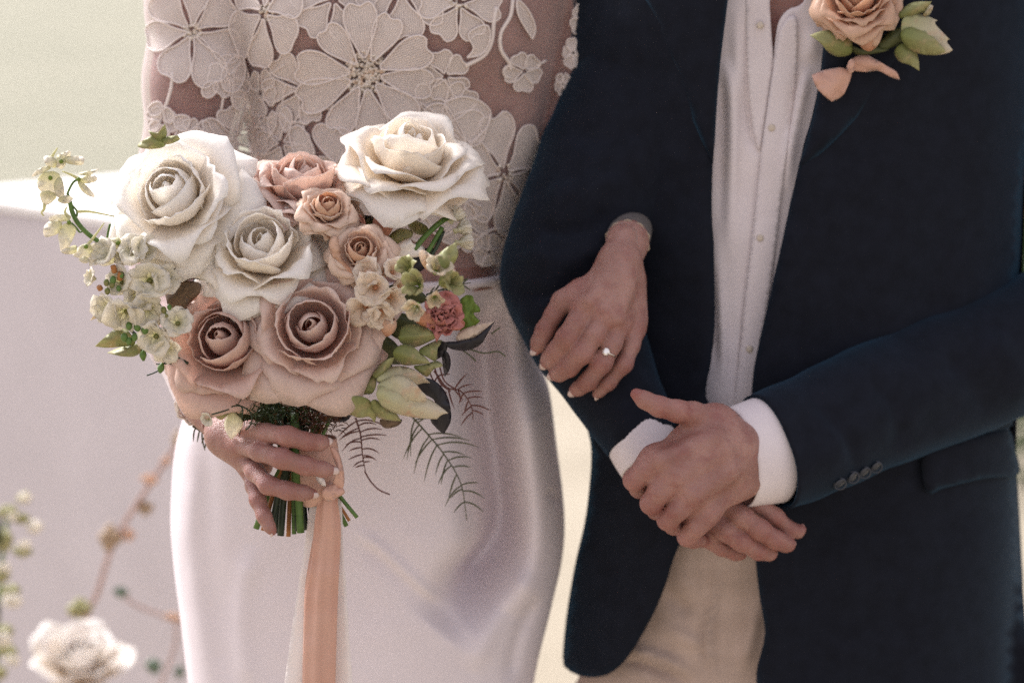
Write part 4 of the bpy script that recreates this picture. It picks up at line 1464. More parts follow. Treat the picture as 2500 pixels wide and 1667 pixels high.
# smaller flowers on the right
rose_hero('peach spray rose beside the side-on blush rose', 798, 514, -.205, 66, (.18, -.66, .74), 'peach_light', 41, .75, M['peach_petal'], .2, 'spray_rose')
petal(bouquet, cB([(480, 712, 1), (560, 720), (600, 750), (570, 772), (510, 745)]), cB([(600, 750)])[0], -.2, -.21, M['blush_petal'], name='loose_petal')
rose3d(bouquet, 866, 560, -.19, 38, (-.1, -.9, .4), [M['pink_petal'], M['coral_petal']], 12, .6, 5, ruf=.2, label='coral spray rosebud')
bud(bouquet, 934, 553, -.185, 25, 34, 8, M['coral_petal'], 'rosebud')
rose_hero('peach spray rose with a tightly coiled heart', 880, 616, -.222, 70, (.05, -.85, .55), 'peach_light', 42, .78, M['peach_petal'], .8, 'spray_rose')
petal(bouquet, cR([(110, 600), (160, 540), (210, 560), (220, 680), (260, 800), (330, 880), (400, 980), (330, 960), (220, 860), (130, 740)]), cR([(400, 980)])[0], -.235, -.232, M['peach_petal'], name='loose_petal', roll=.006)
petal(bouquet, cR([(720, 760), (860, 640), (1010, 560), (1050, 620), (1180, 660), (1140, 760), (960, 800), (900, 900), (780, 900)]), cR([(780, 900)])[0], -.205, -.190, M['ivory_petal'], name='loose_petal', roll=.006, ridges=[(cR([(720, 760), (880, 660), (1040, 600)]), -.004, 8)])
petal(bouquet, cR([(720, 600), (860, 470), (960, 455), (1050, 490), (1020, 560), (860, 640), (740, 640)]), cR([(740, 640)])[0], -.175, -.165, M['green_bract'], name='loose_petal')
petal(bouquet, cR([(990, 400), (1030, 340), (1110, 370), (1220, 440), (1180, 520), (1060, 500)]), cR([(1220, 480)])[0], -.165, -.155, M['green_bract'], name='leaf')
# cream stock florets
for i, (x, y, Y, r, ax) in enumerate([(905, 672, -.232, 40, (-.3, -.8, .4)), (955, 668, -.232, 34, (.4, -.7, .5)), (918, 702, -.240, 44, (-.1, -.95, .1)), (948, 722, -.238, 40, (.3, -.9, -.2)), (895, 745, -.236, 42, (-.3, -.9, -.3)), (930, 755, -.238, 36, (.1, -.9, -.4)), (968, 700, -.225, 30, (.6, -.7, 0))]):
    floret(bouquet, x, y, Y, r * 1.25, ax, M['stock'], 6, 20 + i, 'stock_floret', (.5, 1.5), .22, 'peach_petal', .2, .62)
bud(bouquet, 905, 770, -.238, 22, 24, -30, M['stock'])
bud(bouquet, 948, 797, -.238, 23, 25, 10, M['peach_petal'])
# green and apricot flower nearest the lens
for i, (x, y, Y, r, ax) in enumerate([(1030, 700, -.290, 44, (-.4, -.8, .3)), (1062, 668, -.295, 42, (.2, -.7, .6)), (1090, 690, -.290, 42, (.5, -.8, .2)), (1022, 742, -.285, 38, (-.3, -.9, -.3)), (1008, 664, -.27, 40, (-.4, -.7, .5)), (1060, 720, -.285, 34, (.1, -.9, -.3))]):
    floret(bouquet, x, y, Y, r * 1.3, ax, M['pale_bract'] if i % 2 else M['green_bract'], 5, 40 + i, 'apricot_floret', (.3, 1.1), .2, 'leaf_green', .35)
for pts in ([(1330, 780), (1400, 690), (1530, 610, 1), (1560, 740), (1500, 860), (1400, 900)], [(1400, 900), (1500, 860), (1480, 1020), (1440, 1120), (1340, 1080)]):
    q = cR(pts)
    petal(bouquet, q, cR([(1270, 960)])[0], -.305, -.295, M['green_bract'], name='bract', bulge=.004, wob=.005)
petal(bouquet, cR([(1480, 900), (1520, 910), (1560, 980), (1560, 1020), (1510, 1060), (1460, 1000)]), cR([(1450, 980)])[0], -.22, -.215, M['stock'], name='loose_petal')
petal(bouquet, cR([(1120, 720), (1170, 690), (1260, 760), (1290, 840), (1220, 920), (1150, 840)]), cR([(1200, 920)])[0], -.24, -.245, M['stock'], name='loose_petal', bulge=-.01, roll=-.003)
# astrantia sprig
stem(bouquet, [(1010, 610, -.19), (1040, 575, -.18), (1075, 543, -.175), (1100, 528, -.17)], 7, M['stem_green'])
stem(bouquet, [(1030, 640, -.19), (1060, 590, -.18), (1080, 555, -.175)], 6, M['stem_green'])
stem(bouquet, [(1050, 630, -.188), (1068, 600, -.182), (1082, 565, -.175)], 5, M['stem_dark'])
for i, (x, y, a) in enumerate([(1105, 536, 38), (1118, 562, 68), (1122, 592, 82)]):
    o = part('sprig_flower', bouquet, P(x, y, -.175))
    for k_ in range(5):
        b = math.radians(a + (k_ - 2) * 16)
        e = (x + 34 * math.sin(b), y - 34 * math.cos(b))
        n_ = (math.cos(b) * 8, math.sin(b) * 8)
        s_ = (x - 14 * math.sin(b), y + 14 * math.cos(b))
        petal(o, [(s_[0], s_[1], 1), ((s_[0] + e[0]) / 2 - n_[0], (s_[1] + e[1]) / 2 - n_[1]), (e[0] - n_[0] * .7, e[1] - n_[1] * .7), (e[0], e[1], 1), (e[0] + n_[0] * .7, e[1] + n_[1] * .7), ((s_[0] + e[0]) / 2 + n_[0], (s_[1] + e[1]) / 2 + n_[1])], s_, -.176 - .001 * k_, -.182 + .004 * abs(k_ - 2), M['floret'], step=5, wob=.001, roll=.001)
# pink ruffled lisianthus and its leaf
rose3d(bouquet, 1082, 775, -.215, 50, (.15, -.85, .35), [M['pink_petal']], 16, .9, 11, 'lisianthus', .42, 'ruffled pink bloom beside the bright green leaf')
petal(bouquet, cR([(1200, 1360), (1290, 1210), (1420, 1150), (1540, 1200), (1585, 1300), (1580, 1440), (1640, 1520), (1560, 1600), (1380, 1560), (1270, 1440)]), cR([(1300, 1560)])[0], -.205, -.2, M['pink_petal'], name='petal_base', wob=.006, step=5)
petal(bouquet, cG([(1060, 280), (1180, 180), (1300, 260), (1420, 330), (1500, 400), (1380, 400), (1240, 380)]), cG([(1060, 300)])[0], -.222, -.225, M['coral_petal'], name='loose_petal', wob=.004)
petal(bouquet, cR([(1570, 1290), (1650, 1200, 1), (1720, 1210), (1745, 1280), (1800, 1340), (1808, 1390, 1), (1735, 1400), (1760, 1450), (1808, 1490, 1), (1730, 1560), (1620, 1640), (1570, 1560)]), cR([(1560, 1600)])[0], -.185, -.18, M['leaf_green'], name='leaf', wob=.004, step=5, ridges=[(cR([(1580, 1580), (1700, 1400), (1740, 1260)]), .003, 6)])
# green pods (bracts) below
for pts, b, y0, y1 in (([(890, 470), (930, 360), (1050, 330), (1180, 360), (1290, 420), (1378, 440, 1), (1300, 490), (1180, 550), (1060, 590), (950, 560), (900, 520)], (900, 480), -.225, -.215),
                       ([(830, 640), (900, 570), (1010, 560), (1110, 630), (1190, 700), (1250, 770, 1), (1120, 780), (960, 790), (860, 740)], (840, 640), -.235, -.230),
                       ([(1120, 620), (1250, 540), (1340, 510), (1390, 520), (1330, 600), (1310, 740), (1180, 680)], (1120, 650), -.225, -.215),
                       ([(1060, 800), (1200, 780), (1320, 740), (1390, 800), (1290, 830), (1210, 920), (1100, 850)], (1080, 800), -.222, -.218)):
    petal(bouquet, cG(pts), cG([b])[0], y0, y1, M['green_bract'], name='bract', bulge=.010, roll=.002, ridges=[(cG([b, ((b[0] + pts[5][0]) / 2, (b[1] + pts[5][1]) / 2), pts[5][:2]]), -.003, 6)])
# large pale bloom of pointed bracts
o = part('bract_flower', bouquet, P(950, 970, -.25), 'pale green and blush bloom of pointed bracts at the lower right')
for pts, b, y0, y1, m_ in (([(230, 1150), (330, 940), (450, 880), (560, 860), (640, 960), (600, 1100), (480, 1120)], (600, 1100), -.235, -.225, 'green_bract'),
                           ([(230, 1160), (360, 1130), (500, 1150), (580, 1200), (640, 1330), (620, 1440, 1), (560, 1370), (440, 1380), (330, 1330), (260, 1260)], (560, 1100), -.240, -.235, 'green_bract'),
                           ([(580, 1200), (640, 1180), (760, 1280), (860, 1330), (920, 1420, 1), (800, 1410), (660, 1380), (600, 1300)], (600, 1180), -.240, -.235, 'green_bract'),
                           ([(640, 960), (760, 830), (900, 800), (1040, 830), (1150, 900), (1248, 990, 1), (1160, 990), (1080, 1010), (900, 960), (760, 980)], (650, 1020), -.240, -.225, 'pale_bract'),
                           ([(600, 900), (700, 760), (850, 690, 1), (820, 770), (760, 850), (680, 940)], (620, 930), -.240, -.235, 'green_bract'),
                           ([(650, 1050), (760, 940), (900, 900), (1040, 960), (1150, 1080), (1200, 1140), (1180, 1260), (1050, 1200), (880, 1180)], (640, 1130), -.246, -.248, 'pale_bract'),
                           ([(640, 1100), (700, 1020), (860, 1060), (1060, 1120), (1230, 1170), (1350, 1250), (1450, 1330, 1), (1380, 1345), (1320, 1395, 1), (1200, 1390), (1020, 1370), (860, 1330), (720, 1260), (660, 1180)], (640, 1120), -.252, -.240, 'pale_bract')):
    petal(o, cG(pts), cG([b])[0], y0, y1, M[m_], name='bract', bulge=.010, roll=.003, wob=.003, gmin=.15)
# dark leaves
def leaf(pts, base, Yb, Yt, mat, rib=True, **kw):
    tip = pts[max(range(len(pts)), key=lambda i: (pts[i][0] - base[0]) ** 2 + (pts[i][1] - base[1]) ** 2)][:2]
    mid = ((base[0] + tip[0]) / 2, (base[1] + tip[1]) / 2)
    return petal(bouquet, pts, base, Yb, Yt, M[mat], name='leaf', ridges=[([base, mid, tip], .0025, 5)] if rib else (), **kw)
leaf(cG([(1410, 530), (1560, 520), (1740, 480), (1860, 390), (1972, 298, 1), (1900, 420), (1820, 550), (1680, 620), (1540, 620), (1430, 580)]), cG([(1420, 550)])[0], -.21, -.205, 'leaf_dark', False)
leaf(cG([(1540, 470), (1600, 400), (1760, 340), (1965, 300, 1), (1880, 390), (1740, 490), (1560, 520)]), cG([(1540, 500)])[0], -.207, -.2, 'leaf_back')
leaf(cG([(1300, 740, 1), (1310, 620), (1360, 530), (1440, 540), (1430, 620), (1380, 690)]), cG([(1400, 540)])[0], -.215, -.21, 'leaf_dark')
leaf(cG([(1380, 640), (1440, 640), (1475, 740), (1460, 850), (1410, 920, 1), (1390, 800)]), cG([(1400, 640)])[0], -.21, -.2, 'leaf_dark')
leaf(cG([(1100, 1010), (1200, 935), (1330, 990), (1430, 1120), (1475, 1280), (1475, 1420), (1400, 1568, 1), (1300, 1480), (1250, 1390), (1300, 1200), (1180, 1110)]), cG([(1150, 980)])[0], -.215, -.2, 'leaf_dark')
leaf(cG([(680, 1400), (800, 1410), (930, 1400), (880, 1470), (760, 1500), (700, 1470)]), cG([(800, 1400)])[0], -.22, -.215, 'leaf_brown')
leaf(c3([(1060, 1110), (1130, 1010), (1210, 970), (1290, 1060), (1340, 1130), (1200, 1200)]), c3([(1200, 1180)])[0], -.205, -.2, 'leaf_dark')
# brown leaves at the left
leaf(cL([(800, 210), (880, 130), (1000, 100, 1), (990, 220), (1020, 340), (900, 420), (800, 340)]), cL([(1000, 400)])[0], -.200, -.19, 'leaf_brown')
leaf(cL([(1010, 260), (1100, 150, 1), (1180, 240), (1280, 165, 1), (1325, 300), (1340, 450), (1180, 440), (1040, 470)]), cL([(1300, 440)])[0], -.203, -.2, 'leaf_brown')
leaf(cL([(890, 570), (980, 490), (1100, 460), (1260, 490), (1240, 600), (1120, 720), (1100, 800), (940, 760), (900, 660)]), cL([(1280, 470)])[0], -.208, -.2, 'leaf_brown')
leaf(cL([(900, 500), (980, 380), (1080, 440), (1140, 700), (1140, 980), (980, 1120), (870, 1110), (960, 900)]), cL([(1100, 600)])[0], -.188, -.18, 'leaf_dark', False)
# backing leaves inside the bunch
for x, y, r, a in ((840, 640, 60, 40), (905, 560, 60, 80), (500, 700, 70, 200), (990, 800, 70, 110), (930, 850, 70, 120), (930, 900, 60, 150), (850, 560, 60, 60), (985, 720, 60, 100), (780, 700, 80, 30), (600, 720, 80, 0), (700, 640, 70, 0), (470, 800, 60, 230), (840, 930, 60, 170), (560, 920, 60, 200), (1010, 640, 60, 60)):
    b = math.radians(a)
    d_, n_ = (math.sin(b), -math.cos(b)), (math.cos(b), math.sin(b))
    q = lambda s_, w_: (x + d_[0] * s_ * r + n_[0] * w_ * r, y + d_[1] * s_ * r + n_[1] * w_ * r)
    leaf([q(-1, 0) + (1,), q(-.4, .4), q(.2, .45), q(.7, .25), q(1.1, 0) + (1,), q(.7, -.25), q(.2, -.45), q(-.4, -.4)], q(-1, 0), -.165, -.155, 'leaf_olive' if (x + y) % 3 else 'leaf_dark', step=10)
# white delphinium spray at the left
c0 = crop(50, 230, 2.24)
cS = crop(0, 350, 4.48)
def ST(pts, Y, r, mat, name='stem'):
    return stem(bouquet, [(x, y, Y) for x, y in cS(pts)], r, M[mat], name)
ST([(1190, 1140), (1090, 1080), (960, 990), (850, 870), (790, 750), (765, 640)], -.215, 6, 'stem_green')
ST([(735, 560), (760, 500), (800, 430), (855, 390)], -.215, 3, 'stem_green')
ST([(765, 640), (745, 580), (735, 560)], -.215, 5, 'stem_green')
ST([(1165, 1110), (1180, 990), (1205, 880)], -.215, 3, 'stem_green')
ST([(780, 870), (830, 920), (870, 970), (900, 960)], -.215, 2.4, 'stem_green')
ST([(790, 680), (840, 740), (840, 800)], -.215, 2.6, 'stem_green')
def traced_floret(petals_, centre, Y, spur=None):
    o = part('delphinium_floret', bouquet, P(*cS([centre])[0], Y))
    for i, pts in enumerate(petals_):
        petal(o, cS(pts), cS([centre])[0], Y - .002 * i, Y - .006 + .004 * (i % 2), M['floret'], bulge=.003, roll=.002, step=5, wob=.002)
    if spur:
        V, Fc = tube([(P(x, y, Y), rr * SC(Y)) for (x, y), rr in zip(cS(spur), np.linspace(4.5, 1.5, len(spur)))], 7, 4)
        MESH('spur', V, Fc, M['floret'], o)
    V, Fc = ball(P(*cS([centre])[0], Y - .006), .0022, 7, 5)
    MESH('floret_eye', V, Fc, M['leaf_green'], o)
traced_floret([[(480, 150), (560, 145), (640, 200), (600, 270), (500, 230)], [(620, 140), (700, 100), (770, 80), (760, 150), (690, 210), (640, 200)], [(720, 150), (850, 140), (920, 160), (900, 235), (780, 230), (700, 200)], [(600, 200), (680, 170), (720, 220), (680, 280), (620, 260)]], (670, 200), -.215, [(560, 160), (590, 110), (630, 50)])
traced_floret([[(345, 365), (420, 280), (500, 250), (560, 270), (480, 320)], [(410, 400), (480, 320), (600, 310), (660, 370), (620, 540), (540, 560), (430, 510)], [(590, 440), (660, 370), (700, 480), (700, 590), (620, 580)], [(440, 540), (540, 520), (620, 580), (560, 650), (490, 680), (450, 620)], [(630, 610), (720, 570), (800, 600), (740, 660), (660, 650)]], (550, 380), -.218, [(490, 660), (480, 720), (455, 760), (480, 795)])
traced_floret([[(860, 400), (960, 340), (1060, 370), (1040, 420), (920, 440)], [(850, 410), (930, 450), (1000, 520), (1040, 590), (960, 570), (880, 500)], [(860, 330), (980, 300), (1090, 280), (960, 350)]], (860, 395), -.212, [(855, 385), (780, 345), (680, 305)])
traced_floret([[(540, 800), (640, 780), (770, 790), (740, 850), (560, 850)], [(475, 940), (530, 860), (640, 850), (680, 880), (640, 980), (500, 1025)], [(640, 1000), (690, 890), (770, 880), (830, 940), (800, 1040), (740, 1150), (670, 1190), (650, 1090)]], (755, 865), -.22, [(740, 800), (710, 750), (735, 690)])
traced_floret([[(660, 1180), (760, 1130), (840, 1120), (820, 1200), (720, 1210)], [(800, 1220), (880, 1120), (980, 1100), (1010, 1180), (960, 1260), (850, 1250)], [(860, 1270), (940, 1240), (980, 1290), (920, 1310)]], (940, 1130), -.222, [(950, 1120), (1040, 1010), (1140, 870)])
traced_floret([[(1000, 1240), (1060, 1160), (1180, 1140), (1280, 1200), (1260, 1300), (1120, 1340)], [(1060, 1190), (1150, 1080), (1290, 1030), (1330, 1100), (1250, 1180)], [(1270, 1250), (1330, 1180), (1370, 1260), (1340, 1370), (1280, 1330)]], (1290, 1090), -.216, [(850, 745), (1000, 750), (1250, 800)])
# clustered florets, buds and pods at the left
for i, (x, y, Y, r, ax) in enumerate([(560, 170, -.222, 34, (-.1, -.8, .6)), (500, 190, -.218, 30, (-.5, -.7, .4)), (650, 160, -.220, 32, (.4, -.8, .5)), (440, 480, -.222, 32, (-.4, -.8, .2)), (720, 460, -.226, 42, (.1, -1, .1)), (850, 440, -.222, 34, (.6, -.8, .2)),
                                      (330, 730, -.222, 38, (-.5, -.8, -.1)), (480, 770, -.226, 40, (-.1, -.9, -.4)), (700, 740, -.224, 40, (.2, -.9, -.2)), (620, 620, -.224, 34, (0, -1, 0)), (250, 200, -.216, 32, (-.3, -.8, .5)), (150, 440, -.218, 22, (-.8, -.5, .2)), (1020, 920, -.228, 34, (.1, -.9, .4)), (800, 1040, -.226, 38, (-.2, -.9, -.1)), (900, 1150, -.226, 28, (.2, -.9, -.4))]):
    px, py = cL([(x, y)])[0]
    floret(bouquet, px, py, Y, r * 1.42, ax, M['floret'], 5, 60 + i, 'stock_floret', (.6, 1.6), .3, 'green_bract', .18, .72)
for x, y, r in ((330, 450, 8), (270, 570, 7), (390, 540, 6), (320, 500, 7), (260, 480, 7), (420, 400, 6), (870, 770, 7), (930, 740, 6), (900, 830, 7), (500, 940, 8), (590, 950, 9), (450, 1060, 9), (500, 1100, 8), (560, 1060, 8), (670, 980, 9)):
    px, py = cL([(x, y)])[0]
    V, Fc = ball(P(px, py, -.234), (r * SC(-.2), r * SC(-.2), r * 1.3 * SC(-.2)), 8, 6)
    MESH('green_bud', V, Fc, M['stem_green'] if r != 7 else M['green_bract'], bouquet)
for pts in ([(330, 300), (350, 370)], [(410, 370), (400, 450)], [(180, 520), (200, 550)]):
    q = cL(pts)
    stem(bouquet, [(q[0][0], q[0][1], -.234), (q[1][0], q[1][1], -.232)], 7, M['stem_brown'], 'brown_bud')
for pts, b in (([(160, 880, 1), (280, 840), (380, 830), (430, 900), (430, 950), (300, 930)], (430, 920)), ([(140, 1155, 1), (240, 1060), (360, 970), (460, 960), (540, 1060), (560, 1140), (400, 1160), (260, 1170)], (520, 1080)),
               ([(270, 1225, 1), (400, 1170), (560, 1130), (650, 1120), (640, 1200), (560, 1260), (420, 1260)], (620, 1150)), ([(90, 880, 1), (170, 760), (260, 650), (300, 720), (240, 840), (170, 850)], (320, 740))):
    petal(bouquet, cL(pts), cL([b])[0], -.222, -.214, M['green_bract'] if pts[0][0] != 90 else M['pale_bract'], name='bract', bulge=.008, roll=.002, ridges=[(cL([b, pts[0][:2]]), .003, 5)])
q = cL([(480, 950), (560, 1020), (680, 1130), (790, 1210), (960, 1250), (1130, 1340)])
stem(bouquet, [(x, y, -.225) for x, y in q], 4, M['stem_dark'])
for pts in ([(1140, 1350), (950, 1340), (790, 1345)], [(1140, 1345), (980, 1300), (820, 1305)], [(1130, 1330), (960, 1290), (840, 1270)], [(1140, 1350), (990, 1270), (930, 1190)], [(980, 1260), (880, 1330), (850, 1380)], [(820, 1410), (760, 1440), (690, 1465)], [(560, 910), (660, 920), (720, 960)], [(660, 1200), (690, 1190), (760, 1185)]):
    stem(bouquet, [(x, y, -.222) for x, y in cL(pts)], 2, M['stem_dark'], 'tendril', 5, 4)
for pts in ([(660, 1190), (650, 1250), (655, 1310)], [(860, 1330), (840, 1390), (830, 1440)]):
    q = cL(pts)
    V, Fc = tube([(P(x, y, -.224), r_ * SC(-.22)) for (x, y), r_ in zip(q, (3, 9, 3))], 8, 4)
    MESH('green_bud', V, Fc, M['stem_green'], bouquet)
# green sprig on top of the white rose
o = part('green_sprig', bouquet, P(395, 338, -.195))
for pts in ([(640, 285), (690, 240), (760, 220), (800, 250), (780, 290), (700, 300)], [(700, 200, 1), (750, 210), (790, 165, 1), (800, 220), (770, 260), (720, 230)], [(770, 240), (860, 225, 1), (870, 250), (800, 275)]):
    petal(o, c0([tuple(p) for p in pts]), c0([(760, 250)])[0], -.196, -.2, M['green_bract'], name='bract', step=5, bulge=.004, roll=.001)
# ferns
def fern(spine, Y, mat, n, lens, ang=62, name='fern_frond', label=None, flip=0.0, sag=.18, r=2.2):
    sp = catmull(spine, 10)
    V, Fc = tube([(P(x, y, Y + .006 * i / len(sp)), (2.6 - 1.6 * i / len(sp)) * SC(Y)) for i, (x, y) in enumerate(sp)], 6, 1)
    o = MESH(name, V, Fc, mat, bouquet, label=label)
    for k_ in range(n):
        f = .08 + .9 * k_ / n
        i = int(f * (len(sp) - 2))
        t = sp[i + 1] - sp[i]
        t /= np.linalg.norm(t)
        for sd in (-1, 1):
            if rnd.random() < .07:
                continue
            L = np.interp(f, [0, .3, .7, 1], lens) * rnd.uniform(.62, 1.18)
            a = math.radians(ang + rnd.uniform(-17, 17)) * sd
            d_ = np.array((t[0] * math.cos(a) - t[1] * math.sin(a), t[0] * math.sin(a) + t[1] * math.cos(a)))
            b_ = sp[i] + t * rnd.uniform(-3, 6)
            cur = rnd.uniform(-.2, 2.2) * sag
            pts = [b_ + d_ * L * q + t * L * cur * q * q - np.array((0, 1)) * L * .06 * math.sin(q * 3) for q in (0, .35, .7, 1.0)]
            dY = rnd.uniform(-.012, .012)
            V, Fc = tube([(P(p[0], p[1], Y + dY * j / 3), w_ * r * SC(Y), w_ * r * .45 * SC(Y)) for j, (p, w_) in enumerate(zip(pts, (.8, 1.0, .9, .3)))], 5, 3)
            MESH('leaflet', V, Fc, mat, o)
    return o
fern([(1000, 1010), (1040, 1055), (1085, 1110), (1125, 1180), (1140, 1270)], -.13, M['fern_green'], 13, (62, 80, 66, 28), 66, label='large drooping green fern frond over the skirt')
fern([(868, 1020), (880, 1060), (885, 1110), (892, 1150)], -.15, M['fern_red'], 9, (70, 60, 34, 14), 80, label='reddish fern frond beside the wrist')
stem(bouquet, [(890, 1150, -.15), (905, 1175, -.15), (925, 1195, -.15), (952, 1207, -.15)], 2, M['fern_red'], 'tendril', 5)
fern([(1060, 905), (1090, 945), (1125, 955), (1150, 990), (1155, 1025)], -.15, M['fern_red'], 9, (36, 40, 44, 30), 60, label='reddish fern frond behind the dark leaves')
fern([(1040, 720), (1100, 700), (1150, 690)], -.15, M['fern_green'], 7, (26, 30, 26, 14), 50)
fern([(470, 1040), (500, 1060), (520, 1085)], -.15, M['fern_green'], 6, (30, 36, 30, 12), 70)
for pts in ([(1140, 850), (1180, 862), (1215, 858), (1234, 870)], [(1130, 855), (1150, 870), (1162, 882)], [(1200, 815), (1220, 800)], [(1045, 900), (1062, 935), (1090, 960)], [(1060, 895), (1075, 935), (1100, 955)], [(1072, 890), (1085, 930), (1112, 950)]):
    stem(bouquet, [(x, y, -.17) for x, y in pts], 2, M['fern_green'] if pts[0][1] < 880 else M['fern_red'], 'tendril', 5, 4)
# soft asparagus greenery above the hand
parts = {'fuzz_green': [], 'fuzz_brown': []}
for i in range(900):
    br = rnd.random() < .45
    x, y = (rnd.gauss(780, 34), rnd.gauss(1005, 28)) if br else (rnd.gauss(670, 55), rnd.gauss(995, 26))
    if not (560 < x < 850 and 935 < y < 1055):
        continue
    Y = rnd.uniform(-.235, -.19)
    a, L = rnd.uniform(0, 6.28), rnd.uniform(8, 26)
    e = (x + L * math.cos(a), y + L * math.sin(a) * .8 + 4)
    parts['fuzz_brown' if br else 'fuzz_green'].append(tube([(P(x, y, Y), 1.5 * SC(Y)), (P((x + e[0]) / 2 + 2, (y + e[1]) / 2 - 2, Y - .003), 1.4 * SC(Y)), (P(e[0], e[1], Y - .002), .6 * SC(Y))], 3, 1))
for k_, v_ in parts.items():
    V, Fc = JOIN(v_)
    MESH('asparagus_greenery', V, Fc, M[k_], bouquet, kind='stuff')
for i in range(9):
    x = 600 + i * 28
    q = [(x - 40, 960 + (i % 3) * 12), (x, 930), (x + 45, 960), (x + 30, 1020), (x, 1050 if 1 < i < 7 else 1030), (x - 30, 1020)]
    petal(bouquet, q, (x, 940), -.185 + .004 * (i % 2), -.18, M['leaf_dark'] if i > 4 else M['leaf_olive'], name='leaf', step=10, wob=.004)
# white florets by the wrist
for i, (x, y, Y, r, ax) in enumerate([(518, 985, -.215, 20, (-.4, -.8, .4)), (512, 1018, -.22, 26, (-.3, -.9, -.1))]):
    floret(bouquet, x, y, Y, r, ax, M['floret'], 5, 90 + i, 'stock_floret', (.4, 1.1), .15, 'green_bract', .2, .6)
petal(bouquet, c5([(340, 300), (400, 190), (490, 260), (490, 330), (420, 410), (390, 420)]), c5([(400, 200)])[0], -.218, -.212, M['floret'], name='loose_petal')
petal(bouquet, c5([(250, 200), (330, 150), (400, 130), (380, 200), (310, 260)]), c5([(400, 140)])[0], -.22, -.222, M['green_bract'], name='bract')
for pts in ([(400, 150), (440, 140), (500, 150), (560, 190)], [(490, 150), (495, 200), (490, 255)], [(560, 190), (575, 260), (550, 320), (520, 345)], [(380, 170), (320, 190), (230, 215)]):
    stem(bouquet, [(x, y, -.235) for x, y in c5(pts)], 2, M['stem_dark'], 'tendril', 5, 4)
# stems
for (tx, bx, by, r, m_) in ((690, 625, 1290, 8, 'stem_green'), (695, 642, 1294, 6, 'stem_brown'), (700, 660, 1290, 7, 'stem_dark'), (702, 685, 1307, 9, 'stem_dark'), (712, 704, 1309, 6, 'stem_brown'), (716, 718, 1303, 6, 'stem_green'), (722, 734, 1300, 10, 'stem_green'), (730, 745, 1293, 9, 'stem_dark'),
                            (740, 765, 1280, 8, 'stem_dark'), (752, 790, 1285, 7, 'stem_green'), (760, 846, 1284, 6, 'stem_green'), (765, 853, 1271, 4, 'stem_brown'), (772, 872, 1263, 5, 'stem_green'), (706, 672, 1300, 7, 'stem_dark'), (725, 726, 1296, 7, 'stem_dark')):
    Y = -.205 + rnd.uniform(-.012, .014)
    stem(bouquet, [(tx + (tx - 725) * .8, 1010, Y + .01, r), (tx, 1120, Y, r), ((tx + bx) / 2, 1200, Y, r), (bx, by, Y - .004, r * .96)], r, M[m_], 'stem', 9, 5)
# ribbons
def strip(name, L, R, mat, folds, n=9, thick=.0005, Y0=-.222):
    Lc, Rc = catmull(L, 10), catmull(R, 10)
    m_ = min(len(Lc), len(Rc))
    V = []
    for i in range(m_):
        for k_ in range(n):
            f = k_ / (n - 1)
            p = Lc[i] * (1 - f) + Rc[i] * f
            Y = Y0 + sum(a * math.sin(f * w * 6.283 + ph + i * dr) for a, w, ph, dr in folds) + .002 * nz((p[0], p[1], 0), .02, 5.5)
            V.append(P(p[0], p[1], Y))
    Fc = [(i * n + k_, i * n + k_ + 1, (i + 1) * n + k_ + 1, (i + 1) * n + k_) for i in range(m_ - 1) for k_ in range(n - 1)]
    return MESH(name, V, face_cam(Fc, V), mat, bouquet, thick=thick)
strip('chiffon_ribbon', [(768, 1190), (757, 1230), (744, 1330), (727, 1438), (712, 1540), (693, 1680), (680, 1800)], [(820, 1190), (834, 1230), (838, 1330), (846, 1438), (852, 1540), (862, 1680), (870, 1800)], M['chiffon'], [(.002, 1.2, 0, .05)], 15, .0003, -.212)
strip('silk_ribbon', [(790, 1190), (776, 1225), (767, 1285), (760, 1379), (750, 1450), (745, 1560), (741, 1660), (738, 1800)], [(822, 1180), (824, 1220), (832, 1285), (829, 1370), (825, 1455), (822, 1540), (819, 1667), (816, 1800)], M['silk'], [(.0035, 1.1, 1.0, .02), (.0012, 2.6, 0, -.03)], 19, .0004, -.226)
strip('silk_ribbon', [(783, 1200), (770, 1280), (752, 1380), (744, 1440), (741, 1520), (738, 1660), (736, 1800)], [(800, 1200), (795, 1280), (780, 1380), (764, 1440), (760, 1520), (752, 1660), (750, 1800)], M['silk'], [(.0016, 1.3, 0, .05)], 9, .0004, -.2195)
# the ribbon wound round the stems, its knot
V, Fc = tube([(P(772, 1070, -.203), 50 * SC(-.2), .019), (P(774, 1110, -.203), 54 * SC(-.2), .021), (P(778, 1160, -.203), 56 * SC(-.2), .022), (P(782, 1205, -.204), 54 * SC(-.2), .020), (P(786, 1222, -.204), 46 * SC(-.2), .018)], 26, 6, False)
V = [np.array(v) + np.array((0, -1, 0)) * .0022 * nz(v, 90, 3.1) for v in V]
MESH('ribbon_wrap', V, Fc, M['silk'], bouquet, thick=.0006)
o = part('ribbon_knot', bouquet, P(810, 1200, -.235))
for pts, mt in ((c5([(1170, 870), (1250, 800), (1330, 820), (1365, 880), (1300, 920), (1240, 950), (1190, 930)]), 'silk'), (c5([(1120, 740), (1170, 725), (1205, 825), (1150, 800)]), 'chiffon'), (c5([(1240, 500), (1300, 510), (1345, 640), (1362, 780), (1330, 860), (1260, 800), (1300, 690)]), 'silk')):
    petal(o, pts, pts[0][:2], -.233, -.235, M[mt], name='fold', bulge=.005, roll=.003, step=5)

